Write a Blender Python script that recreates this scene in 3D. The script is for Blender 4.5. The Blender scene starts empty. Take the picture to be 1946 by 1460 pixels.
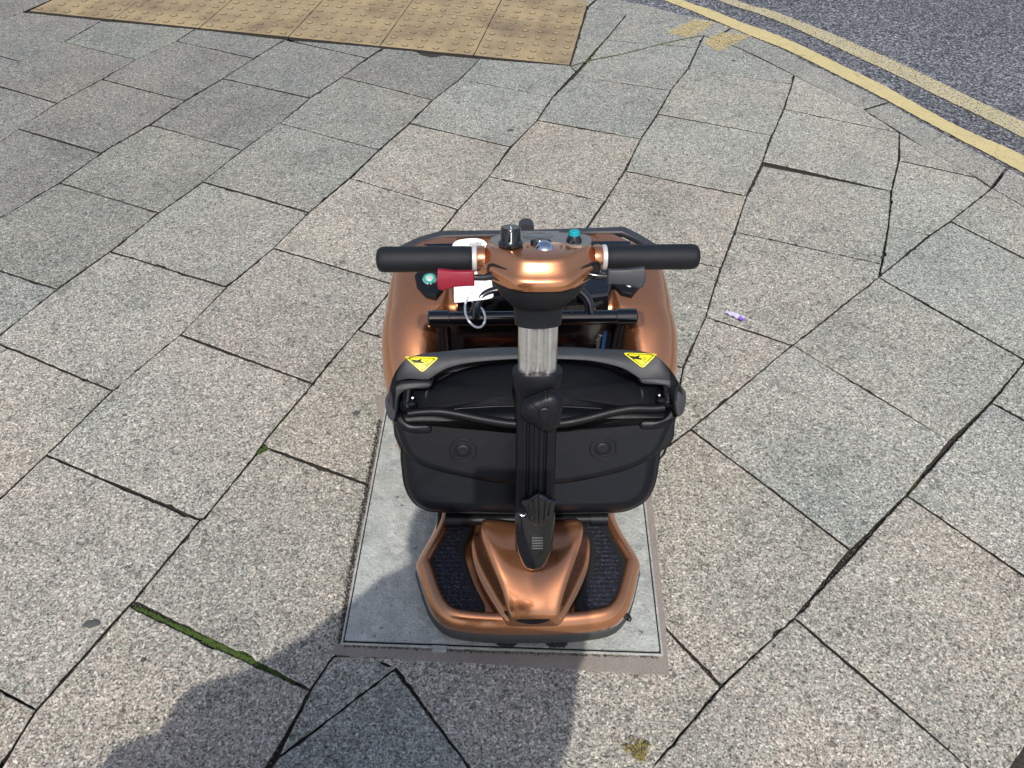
import bpy, bmesh, math, random
from mathutils import Vector, Matrix
random.seed(7)
R = math.radians
D = bpy.data
SC = bpy.context.scene
COL = SC.collection
def lerp(a, b, t): return a+(b-a)*t

# ------------------------------------------------------------------ camera, sky, sun, exposure
FPX, PITCH, ROLL, CAMH = 1430.0, 0.8135, 0.0335, 1.5      # focal length for a 1946 px wide frame
cam_d = D.cameras.new('camera'); cam = D.objects.new('camera', cam_d); COL.objects.link(cam)
cam_d.sensor_fit = 'HORIZONTAL'; cam_d.sensor_width = 36.0
cam_d.lens = 36.0*FPX/1946.0; cam_d.clip_start = 0.02; cam_d.clip_end = 1000
cam.location = (0, 0, CAMH)
cam.rotation_euler = (Matrix.Rotation(math.pi/2-PITCH, 4, 'X') @ Matrix.Rotation(ROLL, 4, 'Z')).to_euler()
SC.camera = cam
SUN_EL, SUN_AZ = R(53), R(180.5)          # sun behind the viewer's shoulder (azimuth from +Y clockwise)
wd = D.worlds.new("World"); SC.world = wd; wd.use_nodes = True
nt = wd.node_tree; bg = nt.nodes['Background']
sky = nt.nodes.new('ShaderNodeTexSky'); sky.sky_type = 'NISHITA'; sky.sun_disc = False
sky.sun_elevation = SUN_EL; sky.sun_rotation = SUN_AZ; sky.air_density = 1.0; sky.dust_density = 2.5
nt.links.new(sky.outputs[0], bg.inputs[0]); bg.inputs[1].default_value = 0.145
sd = D.lights.new('sun', 'SUN'); sun = D.objects.new('sun', sd); COL.objects.link(sun)
sd.energy = 3.2; sd.angle = R(0.6); sd.color = (1, .955, .89)
sdir = Vector((math.sin(SUN_AZ)*math.cos(SUN_EL), math.cos(SUN_AZ)*math.cos(SUN_EL), math.sin(SUN_EL)))
sun.rotation_euler = sdir.to_track_quat('Z', 'Y').to_euler()
sun.location = (0, -4, 6)
SC.view_settings.view_transform = 'Standard'; SC.view_settings.look = 'None'
SC.view_settings.exposure = 0.06; SC.view_settings.gamma = 1.0

# ------------------------------------------------------------------ surveying: photo position -> point on a known plane
def ray(px, py):
    x = (px-973)/FPX; y = -(py-730)/FPX
    c, s = math.cos(ROLL), math.sin(ROLL); x, y = c*x-s*y, s*x+c*y
    cp, sp = math.cos(PITCH), math.sin(PITCH)
    return Vector((x, cp+y*sp, -sp+y*cp))
def W(px, py, z=0.0):
    r = ray(px, py); t = (z-CAMH)/r.z
    return Vector((t*r.x, t*r.y, z))
def proj(p):
    p = Vector(p)-Vector((0, 0, CAMH)); cp, sp = math.cos(PITCH), math.sin(PITCH)
    d = p.y*cp-p.z*sp; u = p.y*sp+p.z*cp
    if d < .05: return (-9999, -9999)
    x = p.x/d; y = u/d; c, s = math.cos(ROLL), math.sin(ROLL); x, y = c*x+s*y, -s*x+c*y
    return 973+FPX*x, 730-FPX*y

# ------------------------------------------------------------------ materials
def mat(name): 
    m = D.materials.new(name); m.use_nodes = True
    return m, m.node_tree, m.node_tree.nodes['Principled BSDF']
def N(t, typ, **kw):
    n = t.nodes.new(typ)
    for k, v in kw.items():
        if k in n.inputs: n.inputs[k].default_value = v
        else: setattr(n, k, v)
    return n
def L(t, a, b): t.links.new(a, b)
def ramp(t, fac, stops, interp='LINEAR'):
    r = t.nodes.new('ShaderNodeValToRGB'); r.color_ramp.interpolation = interp
    e = r.color_ramp.elements
    while len(e) < len(stops): e.new(0.5)
    for i, (p, c) in enumerate(stops):
        e[i].position = p; e[i].color = (c[0], c[1], c[2], 1) if len(c) == 3 else c
    L(t, fac, r.inputs[0]); return r.outputs[0]
def mixc(t, fac, a, b, mode='MIX'):
    n = t.nodes.new('ShaderNodeMix'); n.data_type = 'RGBA'; n.blend_type = mode
    for sock, v in ((n.inputs[0], fac), (n.inputs[6], a), (n.inputs[7], b)):
        if hasattr(v, 'node'): L(t, v, sock)
        elif isinstance(v, (int, float)): sock.default_value = v
        else: sock.default_value = (*v, 1)
    return n.outputs[2]
def pos(t):
    return N(t, 'ShaderNodeNewGeometry').outputs['Position']
def obco(t): return N(t, 'ShaderNodeTexCoord').outputs['Object']
def noise(t, v, scale, detail=3, rough=.6):
    n = N(t, 'ShaderNodeTexNoise', Scale=scale, Detail=detail, Roughness=rough); L(t, v, n.inputs['Vector']); return n.outputs['Fac']
def voro(t, v, scale, feature='F1', out='Color', rnd=1.0):
    n = N(t, 'ShaderNodeTexVoronoi'); n.feature = feature; n.inputs['Scale'].default_value = scale; n.inputs['Randomness'].default_value = rnd
    L(t, v, n.inputs['Vector']); return n.outputs[out]
def sepx(t, c):
    s = N(t, 'ShaderNodeSeparateColor'); L(t, c, s.inputs[0]); return s.outputs[0], s.outputs[1], s.outputs[2]
def mth(t, op, a, b=0.0):
    n = t.nodes.new('ShaderNodeMath'); n.operation = op
    for i, v in enumerate((a, b)):
        if hasattr(v, 'node'): L(t, v, n.inputs[i])
        else: n.inputs[i].default_value = v
    return n.outputs[0]
def bump(t, b, h, strength=.4, dist=.002):
    n = N(t, 'ShaderNodeBump', Strength=strength, Distance=dist); L(t, h, n.inputs['Height']); L(t, n.outputs[0], b.inputs['Normal'])
def warp(t, v, scale, amt):
    n = N(t, 'ShaderNodeTexNoise', Scale=scale, Detail=2.0); L(t, v, n.inputs['Vector'])
    s = N(t, 'ShaderNodeVectorMath'); s.operation = 'SCALE'; L(t, n.outputs['Color'], s.inputs[0]); s.inputs['Scale'].default_value = amt
    a = N(t, 'ShaderNodeVectorMath'); a.operation = 'ADD'; L(t, v, a.inputs[0]); L(t, s.outputs[0], a.inputs[1]); return a.outputs[0]

def aggregate_mat(name, attr=True, mul=1.0, base=(.30, .288, .262)):
    m, t, b = mat(name); v = warp(t, pos(t), 260, .004)
    c1 = voro(t, v, 250); c2 = voro(t, v, 500); c3 = voro(t, v, 110)
    r1, g1, b1 = sepx(t, c1); r2, g2, b2 = sepx(t, c2); r3, g3, b3 = sepx(t, c3)
    stones = ramp(t, r1, [(0, (.04, .042, .042)), (.12, (.10, .102, .098)), (.27, (.22, .22, .206)), (.55, (.33, .325, .295)), (.80, (.47, .46, .42)), (.93, (.70, .69, .64)), (1, (.9, .9, .86))])
    fine = ramp(t, r2, [(0, (.05, .052, .05)), (.2, (.18, .18, .168)), (.6, (.32, .315, .288)), (.9, (.52, .515, .475)), (1, (.78, .78, .75))])
    col = mixc(t, .5, stones, fine)
    # hue of single stones
    hue = ramp(t, g1, [(0, (.98, 1.02, 1.0)), (.5, (1, 1, 1)), (1, (1.06, .98, .93))])
    col = mixc(t, 1.0, col, hue, 'MULTIPLY')
    # dark pits and large pebbles
    pit = ramp(t, noise(t, pos(t), 190, 2, .5), [(.35, (.12, .12, .12)), (.42, (1, 1, 1))])
    col = mixc(t, .8, col, pit, 'MULTIPLY')
    big = ramp(t, r3, [(.0, (.40, .40, .41)), (.06, (.6, .6, .6)), (.10, (1, 1, 1)), (.91, (1, 1, 1)), (1, (1.38, 1.38, 1.33))])
    col = mixc(t, .75, col, big, 'MULTIPLY')
    # grime at slab scale
    grime = ramp(t, noise(t, pos(t), 3.2, 5, .65), [(.28, (.76, .79, .78)), (.5, (.97, .98, .97)), (.72, (1.1, 1.08, 1.05))])
    col = mixc(t, 1.0, col, grime, 'MULTIPLY')
    g2_ = ramp(t, noise(t, pos(t), 19, 4, .7), [(.3, (.84, .88, .86)), (.55, (1, 1, 1)), (.8, (1.06, 1.04, 1.02))])
    col = mixc(t, .8, col, g2_, 'MULTIPLY')
    sp_v = warp(t, pos(t), 30, .02); vd = voro(t, sp_v, 3.3, 'F1', 'Distance'); vr, vg, vb = sepx(t, voro(t, sp_v, 3.3))
    spot = mth(t, 'MULTIPLY', mth(t, 'LESS_THAN', vd, mth(t, 'MULTIPLY', vg, .055)), mth(t, 'GREATER_THAN', vr, .45))
    col = mixc(t, mth(t, 'MULTIPLY', spot, .55), col, (.10, .10, .097))
    blot = ramp(t, noise(t, warp(t, pos(t), 5, .15), 7.5, 4, .6), [(.60, (1, 1, 1)), (.72, (.74, .76, .75))])
    col = mixc(t, .8, col, blot, 'MULTIPLY')
    pink = ramp(t, noise(t, pos(t), 1.7, 2, .5), [(.35, (.985, 1.005, .99)), (.65, (1.035, .995, .965))])
    col = mixc(t, 1.0, col, pink, 'MULTIPLY')
    col = mixc(t, 1.0, col, (mul, mul, mul), 'MULTIPLY')
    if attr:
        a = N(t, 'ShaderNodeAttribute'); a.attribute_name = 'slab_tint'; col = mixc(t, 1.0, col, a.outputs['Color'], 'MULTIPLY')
    L(t, col, b.inputs['Base Color']); b.inputs['Roughness'].default_value = .88
    h = mth(t, 'ADD', mth(t, 'MULTIPLY', voro(t, v, 190, out='Distance'), -1.0), noise(t, pos(t), 160, 3, .7))
    bump(t, b, h, .7, .0022)
    return m
M = {}
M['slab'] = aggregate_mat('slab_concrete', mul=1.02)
M['kerb'] = aggregate_mat('kerb_concrete', attr=False, mul=.92)

m, t, b = mat('joint_dirt'); v = pos(t)
c = ramp(t, noise(t, v, 160, 4, .7), [(.3, (.012, .011, .009)), (.55, (.045, .038, .03)), (.8, (.12, .1, .08))])
moss = ramp(t, noise(t, v, 4.2, 3, .6), [(.60, (0, 0, 0)), (.70, (1, 1, 1))])
c = mixc(t, moss, c, ramp(t, noise(t, v, 300, 2), [(.3, (.02, .035, .008)), (.7, (.075, .10, .025))]))
L(t, c, b.inputs['Base Color']); b.inputs['Roughness'].default_value = .95; bump(t, b, noise(t, v, 220, 4), .8, .004); M['dirt'] = m

m, t, b = mat('mortar'); v = pos(t)
c = ramp(t, noise(t, v, 9, 5, .7), [(.3, (.19, .165, .14)), (.55, (.27, .235, .20)), (.8, (.33, .30, .26))])
c = mixc(t, .5, c, ramp(t, noise(t, v, 420, 3, .7), [(.3, (.11, .095, .08)), (.7, (.42, .37, .33))]))
L(t, c, b.inputs['Base Color']); b.inputs['Roughness'].default_value = .92; bump(t, b, noise(t, v, 260, 4), .5, .002); M['mortar'] = m

m, t, b = mat('asphalt'); v = warp(t, pos(t), 200, .004)
r1, g1, b1 = sepx(t, voro(t, v, 88)); r2, _, _ = sepx(t, voro(t, v, 260))
c = ramp(t, r1, [(0, (.075, .076, .081)), (.35, (.18, .182, .193)), (.8, (.315, .317, .333)), (1, (.57, .57, .58))])
c = mixc(t, .4, c, ramp(t, r2, [(0, (.02, .02, .025)), (.7, (.11, .115, .135)), (1, (.3, .3, .33))]))
d = voro(t, v, 88, 'F1', 'Distance')
c = mixc(t, 1.0, c, ramp(t, d, [(.0, (1.25, 1.25, 1.25)), (.45, (.85, .85, .85)), (.72, (.22, .22, .22))]), 'MULTIPLY')
c = mixc(t, 1.0, c, ramp(t, noise(t, pos(t), 1.3, 4, .6), [(.3, (.82, .82, .82)), (.7, (1.2, 1.2, 1.2))]), 'MULTIPLY')
L(t, c, b.inputs['Base Color']); b.inputs['Roughness'].default_value = .7
bump(t, b, mth(t, 'MULTIPLY', d, -1.0), 1.0, .006); M['asphalt'] = m

def paint_mat(name, wear, c0=(.56, .455, .205)):
    m, t, b = mat(name); v = pos(t)
    y = ramp(t, noise(t, v, 12, 5, .7), [(.3, (c0[0]*.80, c0[1]*.82, c0[2]*.9)), (.6, c0), (.8, (c0[0]*1.12, c0[1]*1.12, c0[2]*1.2))])
    y = mixc(t, .5, y, ramp(t, noise(t, v, 300, 3, .7), [(.3, (.38, .31, .15)), (.7, (.70, .59, .31))]))
    under = ramp(t, sepx(t, voro(t, v, 105))[0], [(0, (.03, .03, .037)), (.6, (.13, .13, .15)), (1, (.3, .3, .32))])
    n = noise(t, v, 130, 4, .75)
    hole = ramp(t, n, [(wear-.04, (1, 1, 1)), (wear+.04, (0, 0, 0))])
    # hairline cracks
    e = voro(t, warp(t, v, 8, .1), 9, 'DISTANCE_TO_EDGE', 'Distance')
    crack = ramp(t, e, [(0.0, (.55, .55, .55)), (.012, (1, 1, 1))])
    y = mixc(t, 1.0, y, crack, 'MULTIPLY')
    c = mixc(t, hole, y, under)
    L(t, c, b.inputs['Base Color']); b.inputs['Roughness'].default_value = .75; bump(t, b, n, .6, .002); return m
M['paint1'] = paint_mat('line_paint', .37)
M['paint2'] = paint_mat('line_paint_worn', .475, (.56, .49, .27))
def overlay_paint(name, wear):
    m = paint_mat(name, .2, (.66, .47, .16)); t = m.node_tree; b = t.nodes['Principled BSDF']
    n = ramp(t, noise(t, pos(t), 150, 4, .8), [(wear-.02, (0, 0, 0)), (wear+.02, (1, 1, 1))])
    L(t, n, b.inputs['Alpha']); return m
M['tick'] = overlay_paint('kerb_tick_paint', .5)

m, t, b = mat('tactile_buff'); v = pos(t)
c = ramp(t, noise(t, v, 5, 5, .7), [(.28, (.14, .11, .075)), (.48, (.25, .19, .095)), (.75, (.33, .255, .13))])
c = mixc(t, .45, c, ramp(t, noise(t, v, 330, 3, .8), [(.3, (.22, .17, .1)), (.7, (.62, .49, .28))]))
stain = ramp(t, noise(t, v, 4.1, 5, .7), [(.42, (1, 1, 1)), (.68, (.60, .56, .62))])
c = mixc(t, 1.0, c, stain, 'MULTIPLY')
L(t, c, b.inputs['Base Color']); b.inputs['Roughness'].default_value = .85; bump(t, b, noise(t, v, 300, 3), .5, .0015); M['tactile'] = m

m, t, b = mat('galvanised_steel'); v = pos(t)
c = ramp(t, noise(t, v, 14, 6, .7), [(.28, (.34, .35, .315)), (.5, (.49, .50, .455)), (.72, (.62, .63, .57))])
c = mixc(t, .35, c, ramp(t, sepx(t, voro(t, warp(t, v, 40, .02), 55))[0], [(0, (.28, .30, .29)), (1, (.6, .61, .57))]))
c = mixc(t, .8, c, ramp(t, noise(t, v, 85, 4, .65), [(.30, (.22, .22, .21)), (.37, (1, 1, 1))]), 'MULTIPLY')
c = mixc(t, .8, c, ramp(t, noise(t, v, 260, 3, .7), [(.32, (.6, .58, .52)), (.5, (1, 1, 1))]), 'MULTIPLY')
L(t, c, b.inputs['Base Color']); b.inputs['Metallic'].default_value = .25
L(t, ramp(t, noise(t, v, 30, 4), [(.3, (.42, .42, .42)), (.7, (.7, .7, .7))]), b.inputs['Roughness'])
bump(t, b, mth(t, 'ADD', noise(t, v, 45, 3, .6), mth(t, 'MULTIPLY', noise(t, v, 160, 3), .5)), .55, .006); M['steel'] = m

m, t, b = mat('copper_paint'); v = obco(t)
c = ramp(t, noise(t, v, 2500, 2), [(.3, (.46, .18, .074)), (.7, (.72, .315, .142))])
L(t, c, b.inputs['Base Color']); b.inputs['Metallic'].default_value = .84; L(t, ramp(t, noise(t, v, 35, 5, .7), [(.3, (.21, .21, .21)), (.7, (.26, .26, .26))]), b.inputs['Roughness'])
b.inputs['Coat Weight'].default_value = 1.0; L(t, ramp(t, noise(t, v, 60, 5, .75), [(.45, (.03, .03, .03)), (.75, (.06, .06, .06))]), b.inputs['Coat Roughness'])
bump(t, b, noise(t, v, 2600, 1), .05, .0005)
M['copper'] = m

def plain(name, col, rough, metal=0.0, coat=0.0, bscale=None, bstr=.3, bdist=.0008, spec=.5):
    m, t, b = mat(name); v = obco(t)
    c = ramp(t, noise(t, v, 18, 4, .7), [(.3, tuple(x*.82 for x in col)), (.7, tuple(min(1, x*1.15) for x in col))])
    L(t, c, b.inputs['Base Color']); b.inputs['Metallic'].default_value = metal
    L(t, ramp(t, noise(t, v, 40, 4, .7), [(.3, (rough*.85,)*3), (.7, (min(1, rough*1.15),)*3)]), b.inputs['Roughness'])
    b.inputs['Coat Weight'].default_value = coat; b.inputs['Coat Roughness'].default_value = .05
    b.inputs['Specular IOR Level'].default_value = spec
    if bscale: bump(t, b, noise(t, v, bscale, 3, .7), bstr, bdist)
    return m
M['gloss'] = plain('gloss_black', (.008, .008, .010), .12, coat=.6)
M['plastic'] = plain('black_textured_plastic', (.007, .0075, .0095), .42, bscale=1500, bstr=.25, bdist=.0006, spec=.28)
M['seatplastic'] = plain('seat_back_plastic', (.007, .0078, .0098), .42, bscale=1100, bstr=.3, bdist=.0006, spec=.22)
M['bandplastic'] = plain('grained_grey_plastic', (.034, .036, .041), .5, bscale=1200, bstr=.5, bdist=.001, spec=.6)
M['recess'] = plain('recess_plastic', (.006, .007, .010), .6, bscale=900, spec=.10)
M['vinyl'] = plain('black_vinyl', (.005, .006, .009), .38, bscale=900, bstr=.3, bdist=.0006, spec=.25)
M['foam'] = plain('foam_grip', (.009, .010, .013), .5, bscale=1300, bstr=.6, bdist=.001, spec=.35)
M['headgrey'] = plain('dark_grey_plastic', (.011, .012, .0145), .5, bscale=1500, bstr=.3, bdist=.0005, spec=.3)
M['trim'] = plain('grey_trim', (.036, .039, .046), .5, bscale=1500, bstr=.3, bdist=.0005)
M['skirt'] = plain('dull_skirt', (.045, .047, .047), .6, bscale=700, bstr=.3)
M['rubber'] = plain('rubber', (.012, .012, .012), .75, bscale=500)
M['chrome'] = plain('chrome', (.85, .85, .87), .06, metal=1.0)
m, t, b = mat('joint_wall'); b.inputs['Roughness'].default_value = .95; L(t, ramp(t, noise(t, pos(t), 180, 4, .7), [(.35, (.012, .011, .010)), (.7, (.06, .055, .045))]), b.inputs['Base Color']); M['jointwall'] = m
M['blister'] = plain('worn_blister_edge', (.10, .078, .045), .85)
M['white'] = plain('white_card', (.82, .82, .80), .5)
M['tie'] = plain('white_nylon', (.75, .76, .78), .35)
M['red'] = plain('red_plastic', (.24, .006, .022), .42, bscale=900, bstr=.2)
M['teal'] = plain('teal_button', (.0, .36, .42), .4)
M['panel'] = plain('silver_grey_panel', (.26, .265, .255), .38, metal=.5, bscale=900, bstr=.3)
M['lens'] = plain('grey_lens', (.10, .11, .11), .18, coat=.5)
M['silver'] = plain('silver_ring', (.62, .62, .6), .35, metal=.3)
M['yellow'] = plain('sticker_yellow', (.86, .78, .015), .4)
M['ink'] = plain('black_ink', (.01, .01, .01), .45)
M['green'] = plain('green_ring', (.02, .38, .25), .3)
M['blue'] = plain('blue_print', (.01, .06, .19), .4)
M['moss'] = plain('moss_green', (.055, .10, .012), .9)
M['olive'] = plain('olive_moss', (.085, .09, .03), .95, bscale=300)
M['gritdark'] = plain('grit_dark', (.035, .03, .024), .95)
M['gritpale'] = plain('grit_pale', (.20, .175, .145), .9)
M['gum'] = plain('flattened_gum', (.075, .077, .075), .8, bscale=400)
M['wrap'] = plain('lilac_foil', (.58, .57, .74), .35)
M['purple'] = plain('purple_foil', (.30, .14, .55), .3, metal=.3)
M['dry'] = plain('dry_yellow_leaf', (.24, .19, .05), .8)
M['coat'] = plain('dark_jacket', (.03, .035, .05), .8)
M['skin'] = plain('skin', (.5, .3, .21), .5)
M['jeans'] = plain('denim', (.04, .06, .11), .85)
M['hair'] = plain('brown_hair', (.03, .02, .012), .6)
M['joint'] = plain('dark_slot', (.004, .004, .004), .8)

m, t, b = mat('alu_tube'); v = obco(t)
mp = N(t, 'ShaderNodeMapping'); mp.inputs['Scale'].default_value = (1, 1, 1); L(t, v, mp.inputs[0])
c = ramp(t, noise(t, mp.outputs[0], 60, 3, .6), [(.3, (.62, .61, .59)), (.5, (.68, .67, .65)), (.75, (.74, .73, .71))])
c = mixc(t, .6, c, ramp(t, noise(t, v, 45, 5, .75), [(.34, (.80, .77, .73)), (.46, (1, 1, 1))]), 'MULTIPLY')
L(t, c, b.inputs['Base Color']); b.inputs['Metallic'].default_value = .85; b.inputs['Roughness'].default_value = .28; M['alu'] = m

m, t, b = mat('ribbed_carpet'); v = obco(t)
wv = N(t, 'ShaderNodeTexWave'); wv.bands_direction = 'Y'; wv.inputs['Scale'].default_value = 32; wv.inputs['Distortion'].default_value = .8; wv.inputs['Detail'].default_value = 2; wv.inputs['Detail Scale'].default_value = 2
L(t, v, wv.inputs['Vector'])
r1 = sepx(t, voro(t, v, 480))[0]
c = ramp(t, r1, [(0, (.004, .005, .009)), (.55, (.012, .015, .028)), (.85, (.035, .042, .07)), (1, (.12, .13, .17))])
L(t, mixc(t, 1.0, c, ramp(t, wv.outputs['Fac'], [(0, (.5, .5, .5)), (1, (1.3, 1.3, 1.3))]), 'MULTIPLY'), b.inputs['Base Color']); b.inputs['Roughness'].default_value = .95
bump(t, b, mth(t, 'ADD', mth(t, 'MULTIPLY', wv.outputs['Fac'], .9), mth(t, 'MULTIPLY', noise(t, v, 700, 3, .8), 1.3)), 1.0, .004); M['carpet'] = m
m, t, b = mat('carpet_binding'); v = obco(t)
L(t, ramp(t, noise(t, v, 800, 3), [(.3, (.003, .003, .004)), (.8, (.022, .023, .028))]), b.inputs['Base Color']); b.inputs['Roughness'].default_value = .9
bump(t, b, noise(t, v, 600, 3, .8), 1.0, .003); M['binding'] = m

# ------------------------------------------------------------------ mesh helpers
def tag(o, label=None, cat=None, group=None, kind=None):
    if label: o['label'] = label
    if cat: o['category'] = cat
    if group: o['group'] = group
    if kind: o['kind'] = kind
    return o
def empty(name, loc=(0, 0, 0), rz=0.0):
    o = D.objects.new(name, None); COL.objects.link(o); o.location = loc; o.rotation_euler.z = rz; o.empty_display_size = .1
    return o
def mesh(name, vs, fs, m, parent=None, smooth=40, bevel=0, sub=0, mats=None, fm=None, bseg=3):
    me = D.meshes.new(name); me.from_pydata([tuple(v) for v in vs], [], fs); me.validate()
    bm = bmesh.new(); bm.from_mesh(me); bmesh.ops.recalc_face_normals(bm, faces=bm.faces); bm.to_mesh(me); bm.free()
    for mm in (mats or [m]): me.materials.append(M[mm] if isinstance(mm, str) else mm)
    if fm:
        for p, i in zip(me.polygons, fm): p.material_index = i
    if smooth is not None:
        me.shade_smooth()
        if smooth < 180: me.set_sharp_from_angle(angle=R(smooth))
    o = D.objects.new(name, me); COL.objects.link(o)
    if parent: o.parent = parent
    if bevel:
        md = o.modifiers.new('bevel', 'BEVEL'); md.width = bevel; md.segments = bseg; md.limit_method = 'ANGLE'; md.angle_limit = R(35); md.harden_normals = False
    if sub:
        md = o.modifiers.new('sub', 'SUBSURF'); md.levels = sub; md.render_levels = sub
    return o
class MB:
    def __init__(s): s.v = []; s.f = []; s.m = []
    def add(s, vs, fs, mi=0):
        k = len(s.v); s.v += [Vector(v) for v in vs]; s.f += [[i+k for i in f] for f in fs]; s.m += [mi]*len(fs)
    def build(s, name, mats, parent=None, **kw):
        mats = mats if isinstance(mats, list) else [mats]
        return mesh(name, s.v, s.f, None, parent, mats=mats, fm=s.m, **kw)
def loft(rings, caps=True, closed=True):
    n = len(rings[0]); vs = [p for r in rings for p in r]; fs = []
    for k in range(len(rings)-1):
        for i in range(n if closed else n-1):
            j = (i+1) % n
            fs.append([k*n+i, k*n+j, (k+1)*n+j, (k+1)*n+i])
    if caps: fs.append(list(range(n))[::-1]); fs.append([(len(rings)-1)*n+i for i in range(n)])
    return vs, fs
def smooth_path(pts, n=8, closed=False):
    pts = [Vector(p) for p in pts]; out = []; N_ = len(pts)
    rng = N_ if closed else N_-1
    for i in range(rng):
        if closed: p0, p1, p2, p3 = pts[i-1], pts[i], pts[(i+1) % N_], pts[(i+2) % N_]
        else: p0, p1, p2, p3 = pts[max(i-1, 0)], pts[i], pts[i+1], pts[min(i+2, N_-1)]
        for k in range(n):
            t = k/n
            out.append(.5*((2*p1)+(p2-p0)*t+(2*p0-5*p1+4*p2-p3)*t*t+(3*p1-p0-3*p2+p3)*t**3))
    if not closed: out.append(pts[-1])
    return out
def tube(path, r, seg=16, caps=True, closed=False):
    path = [Vector(p) for p in path]; n = len(path); rings = []
    up = Vector((0, 0, 1)); prev = None
    for i, p in enumerate(path):
        if closed: d = (path[(i+1) % n]-path[i-1])
        else: d = path[min(i+1, n-1)]-path[max(i-1, 0)]
        d.normalize()
        if prev is None:
            a = d.cross(up) if abs(d.z) < .9 else d.cross(Vector((1, 0, 0)))
        else: a = prev-d*prev.dot(d)
        a.normalize(); prev = a; b_ = d.cross(a)
        rr = r[i] if isinstance(r, (list, tuple)) else r
        rings.append([p+a*(rr*math.cos(q*2*math.pi/seg))+b_*(rr*math.sin(q*2*math.pi/seg)) for q in range(seg)])
    if closed: rings.append(rings[0]); return loft(rings, False)
    return loft(rings, caps)
def lathe(origin, axis, prof, seg=32, lobes=None):
    """prof: list of (radius, distance along axis)"""
    axis = Vector(axis).normalized(); a = axis.cross(Vector((0, 0, 1)) if abs(axis.z) < .9 else Vector((1, 0, 0))).normalized(); b_ = axis.cross(a)
    rings = []
    for r, h in prof:
        ring = []
        for q in range(seg):
            th = q*2*math.pi/seg; rr = r*(lobes(th, h) if lobes else 1)
            ring.append(Vector(origin)+axis*h+a*(rr*math.cos(th))+b_*(rr*math.sin(th)))
        rings.append(ring)
    return loft(rings)
def area2(p): return sum(p[i][0]*p[(i+1) % len(p)][1]-p[(i+1) % len(p)][0]*p[i][1] for i in range(len(p)))/2
def inset(pts, d, lim=2.2):
    """polygon offset inwards by d (list of 2D)"""
    n = len(pts); out = []; sg = 1 if area2(pts) > 0 else -1
    for i in range(n):
        p0, p1, p2 = Vector(pts[i-1][:2]), Vector(pts[i][:2]), Vector(pts[(i+1) % n][:2])
        e1 = (p1-p0); e2 = (p2-p1)
        if e1.length < 1e-9: e1 = e2
        if e2.length < 1e-9: e2 = e1
        n1 = Vector((-e1.y, e1.x)).normalized()*sg; n2 = Vector((-e2.y, e2.x)).normalized()*sg
        m_ = n1+n2
        if m_.length < 1e-6: m_ = n1
        m_.normalize(); k = min(lim, 1/max(.2, m_.dot(n1)))
        dd = d[i] if isinstance(d, (list, tuple)) else d
        out.append(p1+m_*(dd*k))
    return out
def densify(pts, step):
    out = []; n = len(pts)
    for i in range(n):
        a, b_ = Vector(pts[i][:2]), Vector(pts[(i+1) % n][:2]); k = max(1, int((b_-a).length/step))
        for q in range(k): out.append(a.lerp(b_, q/k))
    return out
class Frame:
    """plane with origin o, axes X (ex), T (et) and normal n = ex x et"""
    def __init__(s, o, ex, et): s.o = Vector(o); s.ex = Vector(ex).normalized(); s.et = Vector(et).normalized(); s.n = s.ex.cross(s.et).normalized()
    def p(s, u, w, h=0): return s.o+s.ex*u+s.et*w+s.n*h
def puff(fr, outline, profile, flat=True, scale_c=None):
    """rings of one outline: profile = [(inset, height), ...] or [(scale, height)] about scale_c"""
    rings = []
    for a, h in profile:
        if scale_c is not None: q = [Vector((scale_c[0]+(x-scale_c[0])*a, scale_c[1]+(y-scale_c[1])*a)) for x, y in outline]
        else: q = inset(outline, a) if abs(a) > 1e-9 else outline
        rings.append([fr.p(x, y, h) for x, y in q])
    if scale_c is None and flat:
        a, h = profile[-1]; rings.append([fr.p(x, y, h) for x, y in inset(outline, a+.0007)])
    return loft(rings)
def rrect(cx, cy, w, h, r, seg=5):
    out = []
    for (sx, sy, a0) in ((1, 1, 0), (-1, 1, 90), (-1, -1, 180), (1, -1, 270)):
        for k in range(seg+1):
            a = R(a0+90*k/seg); out.append((cx+sx*(w/2-r)+r*math.cos(a), cy+sy*(h/2-r)+r*math.sin(a)))
    return out
def blob(c, r, sq=1.0, jit=.25, seg=6, rr=4):
    vs = [Vector((c[0], c[1], c[2]-r*sq))]; fs = []
    for k in range(1, rr):
        ph = -math.pi/2+math.pi*k/rr
        for q in range(seg):
            th = q*2*math.pi/seg+k; j = 1+random.uniform(-jit, jit)
            vs.append(Vector((c[0]+r*j*math.cos(ph)*math.cos(th), c[1]+r*j*math.cos(ph)*math.sin(th), c[2]+r*sq*j*math.sin(ph))))
    vs.append(Vector((c[0], c[1], c[2]+r*sq))); e = len(vs)-1
    for q in range(seg):
        fs.append([0, 1+(q+1) % seg, 1+q]); fs.append([e, e-seg+q, e-seg+(q+1) % seg])
        for k in range(rr-2):
            a = 1+k*seg; fs.append([a+q, a+(q+1) % seg, a+seg+(q+1) % seg, a+seg+q])
    return vs, fs

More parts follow.
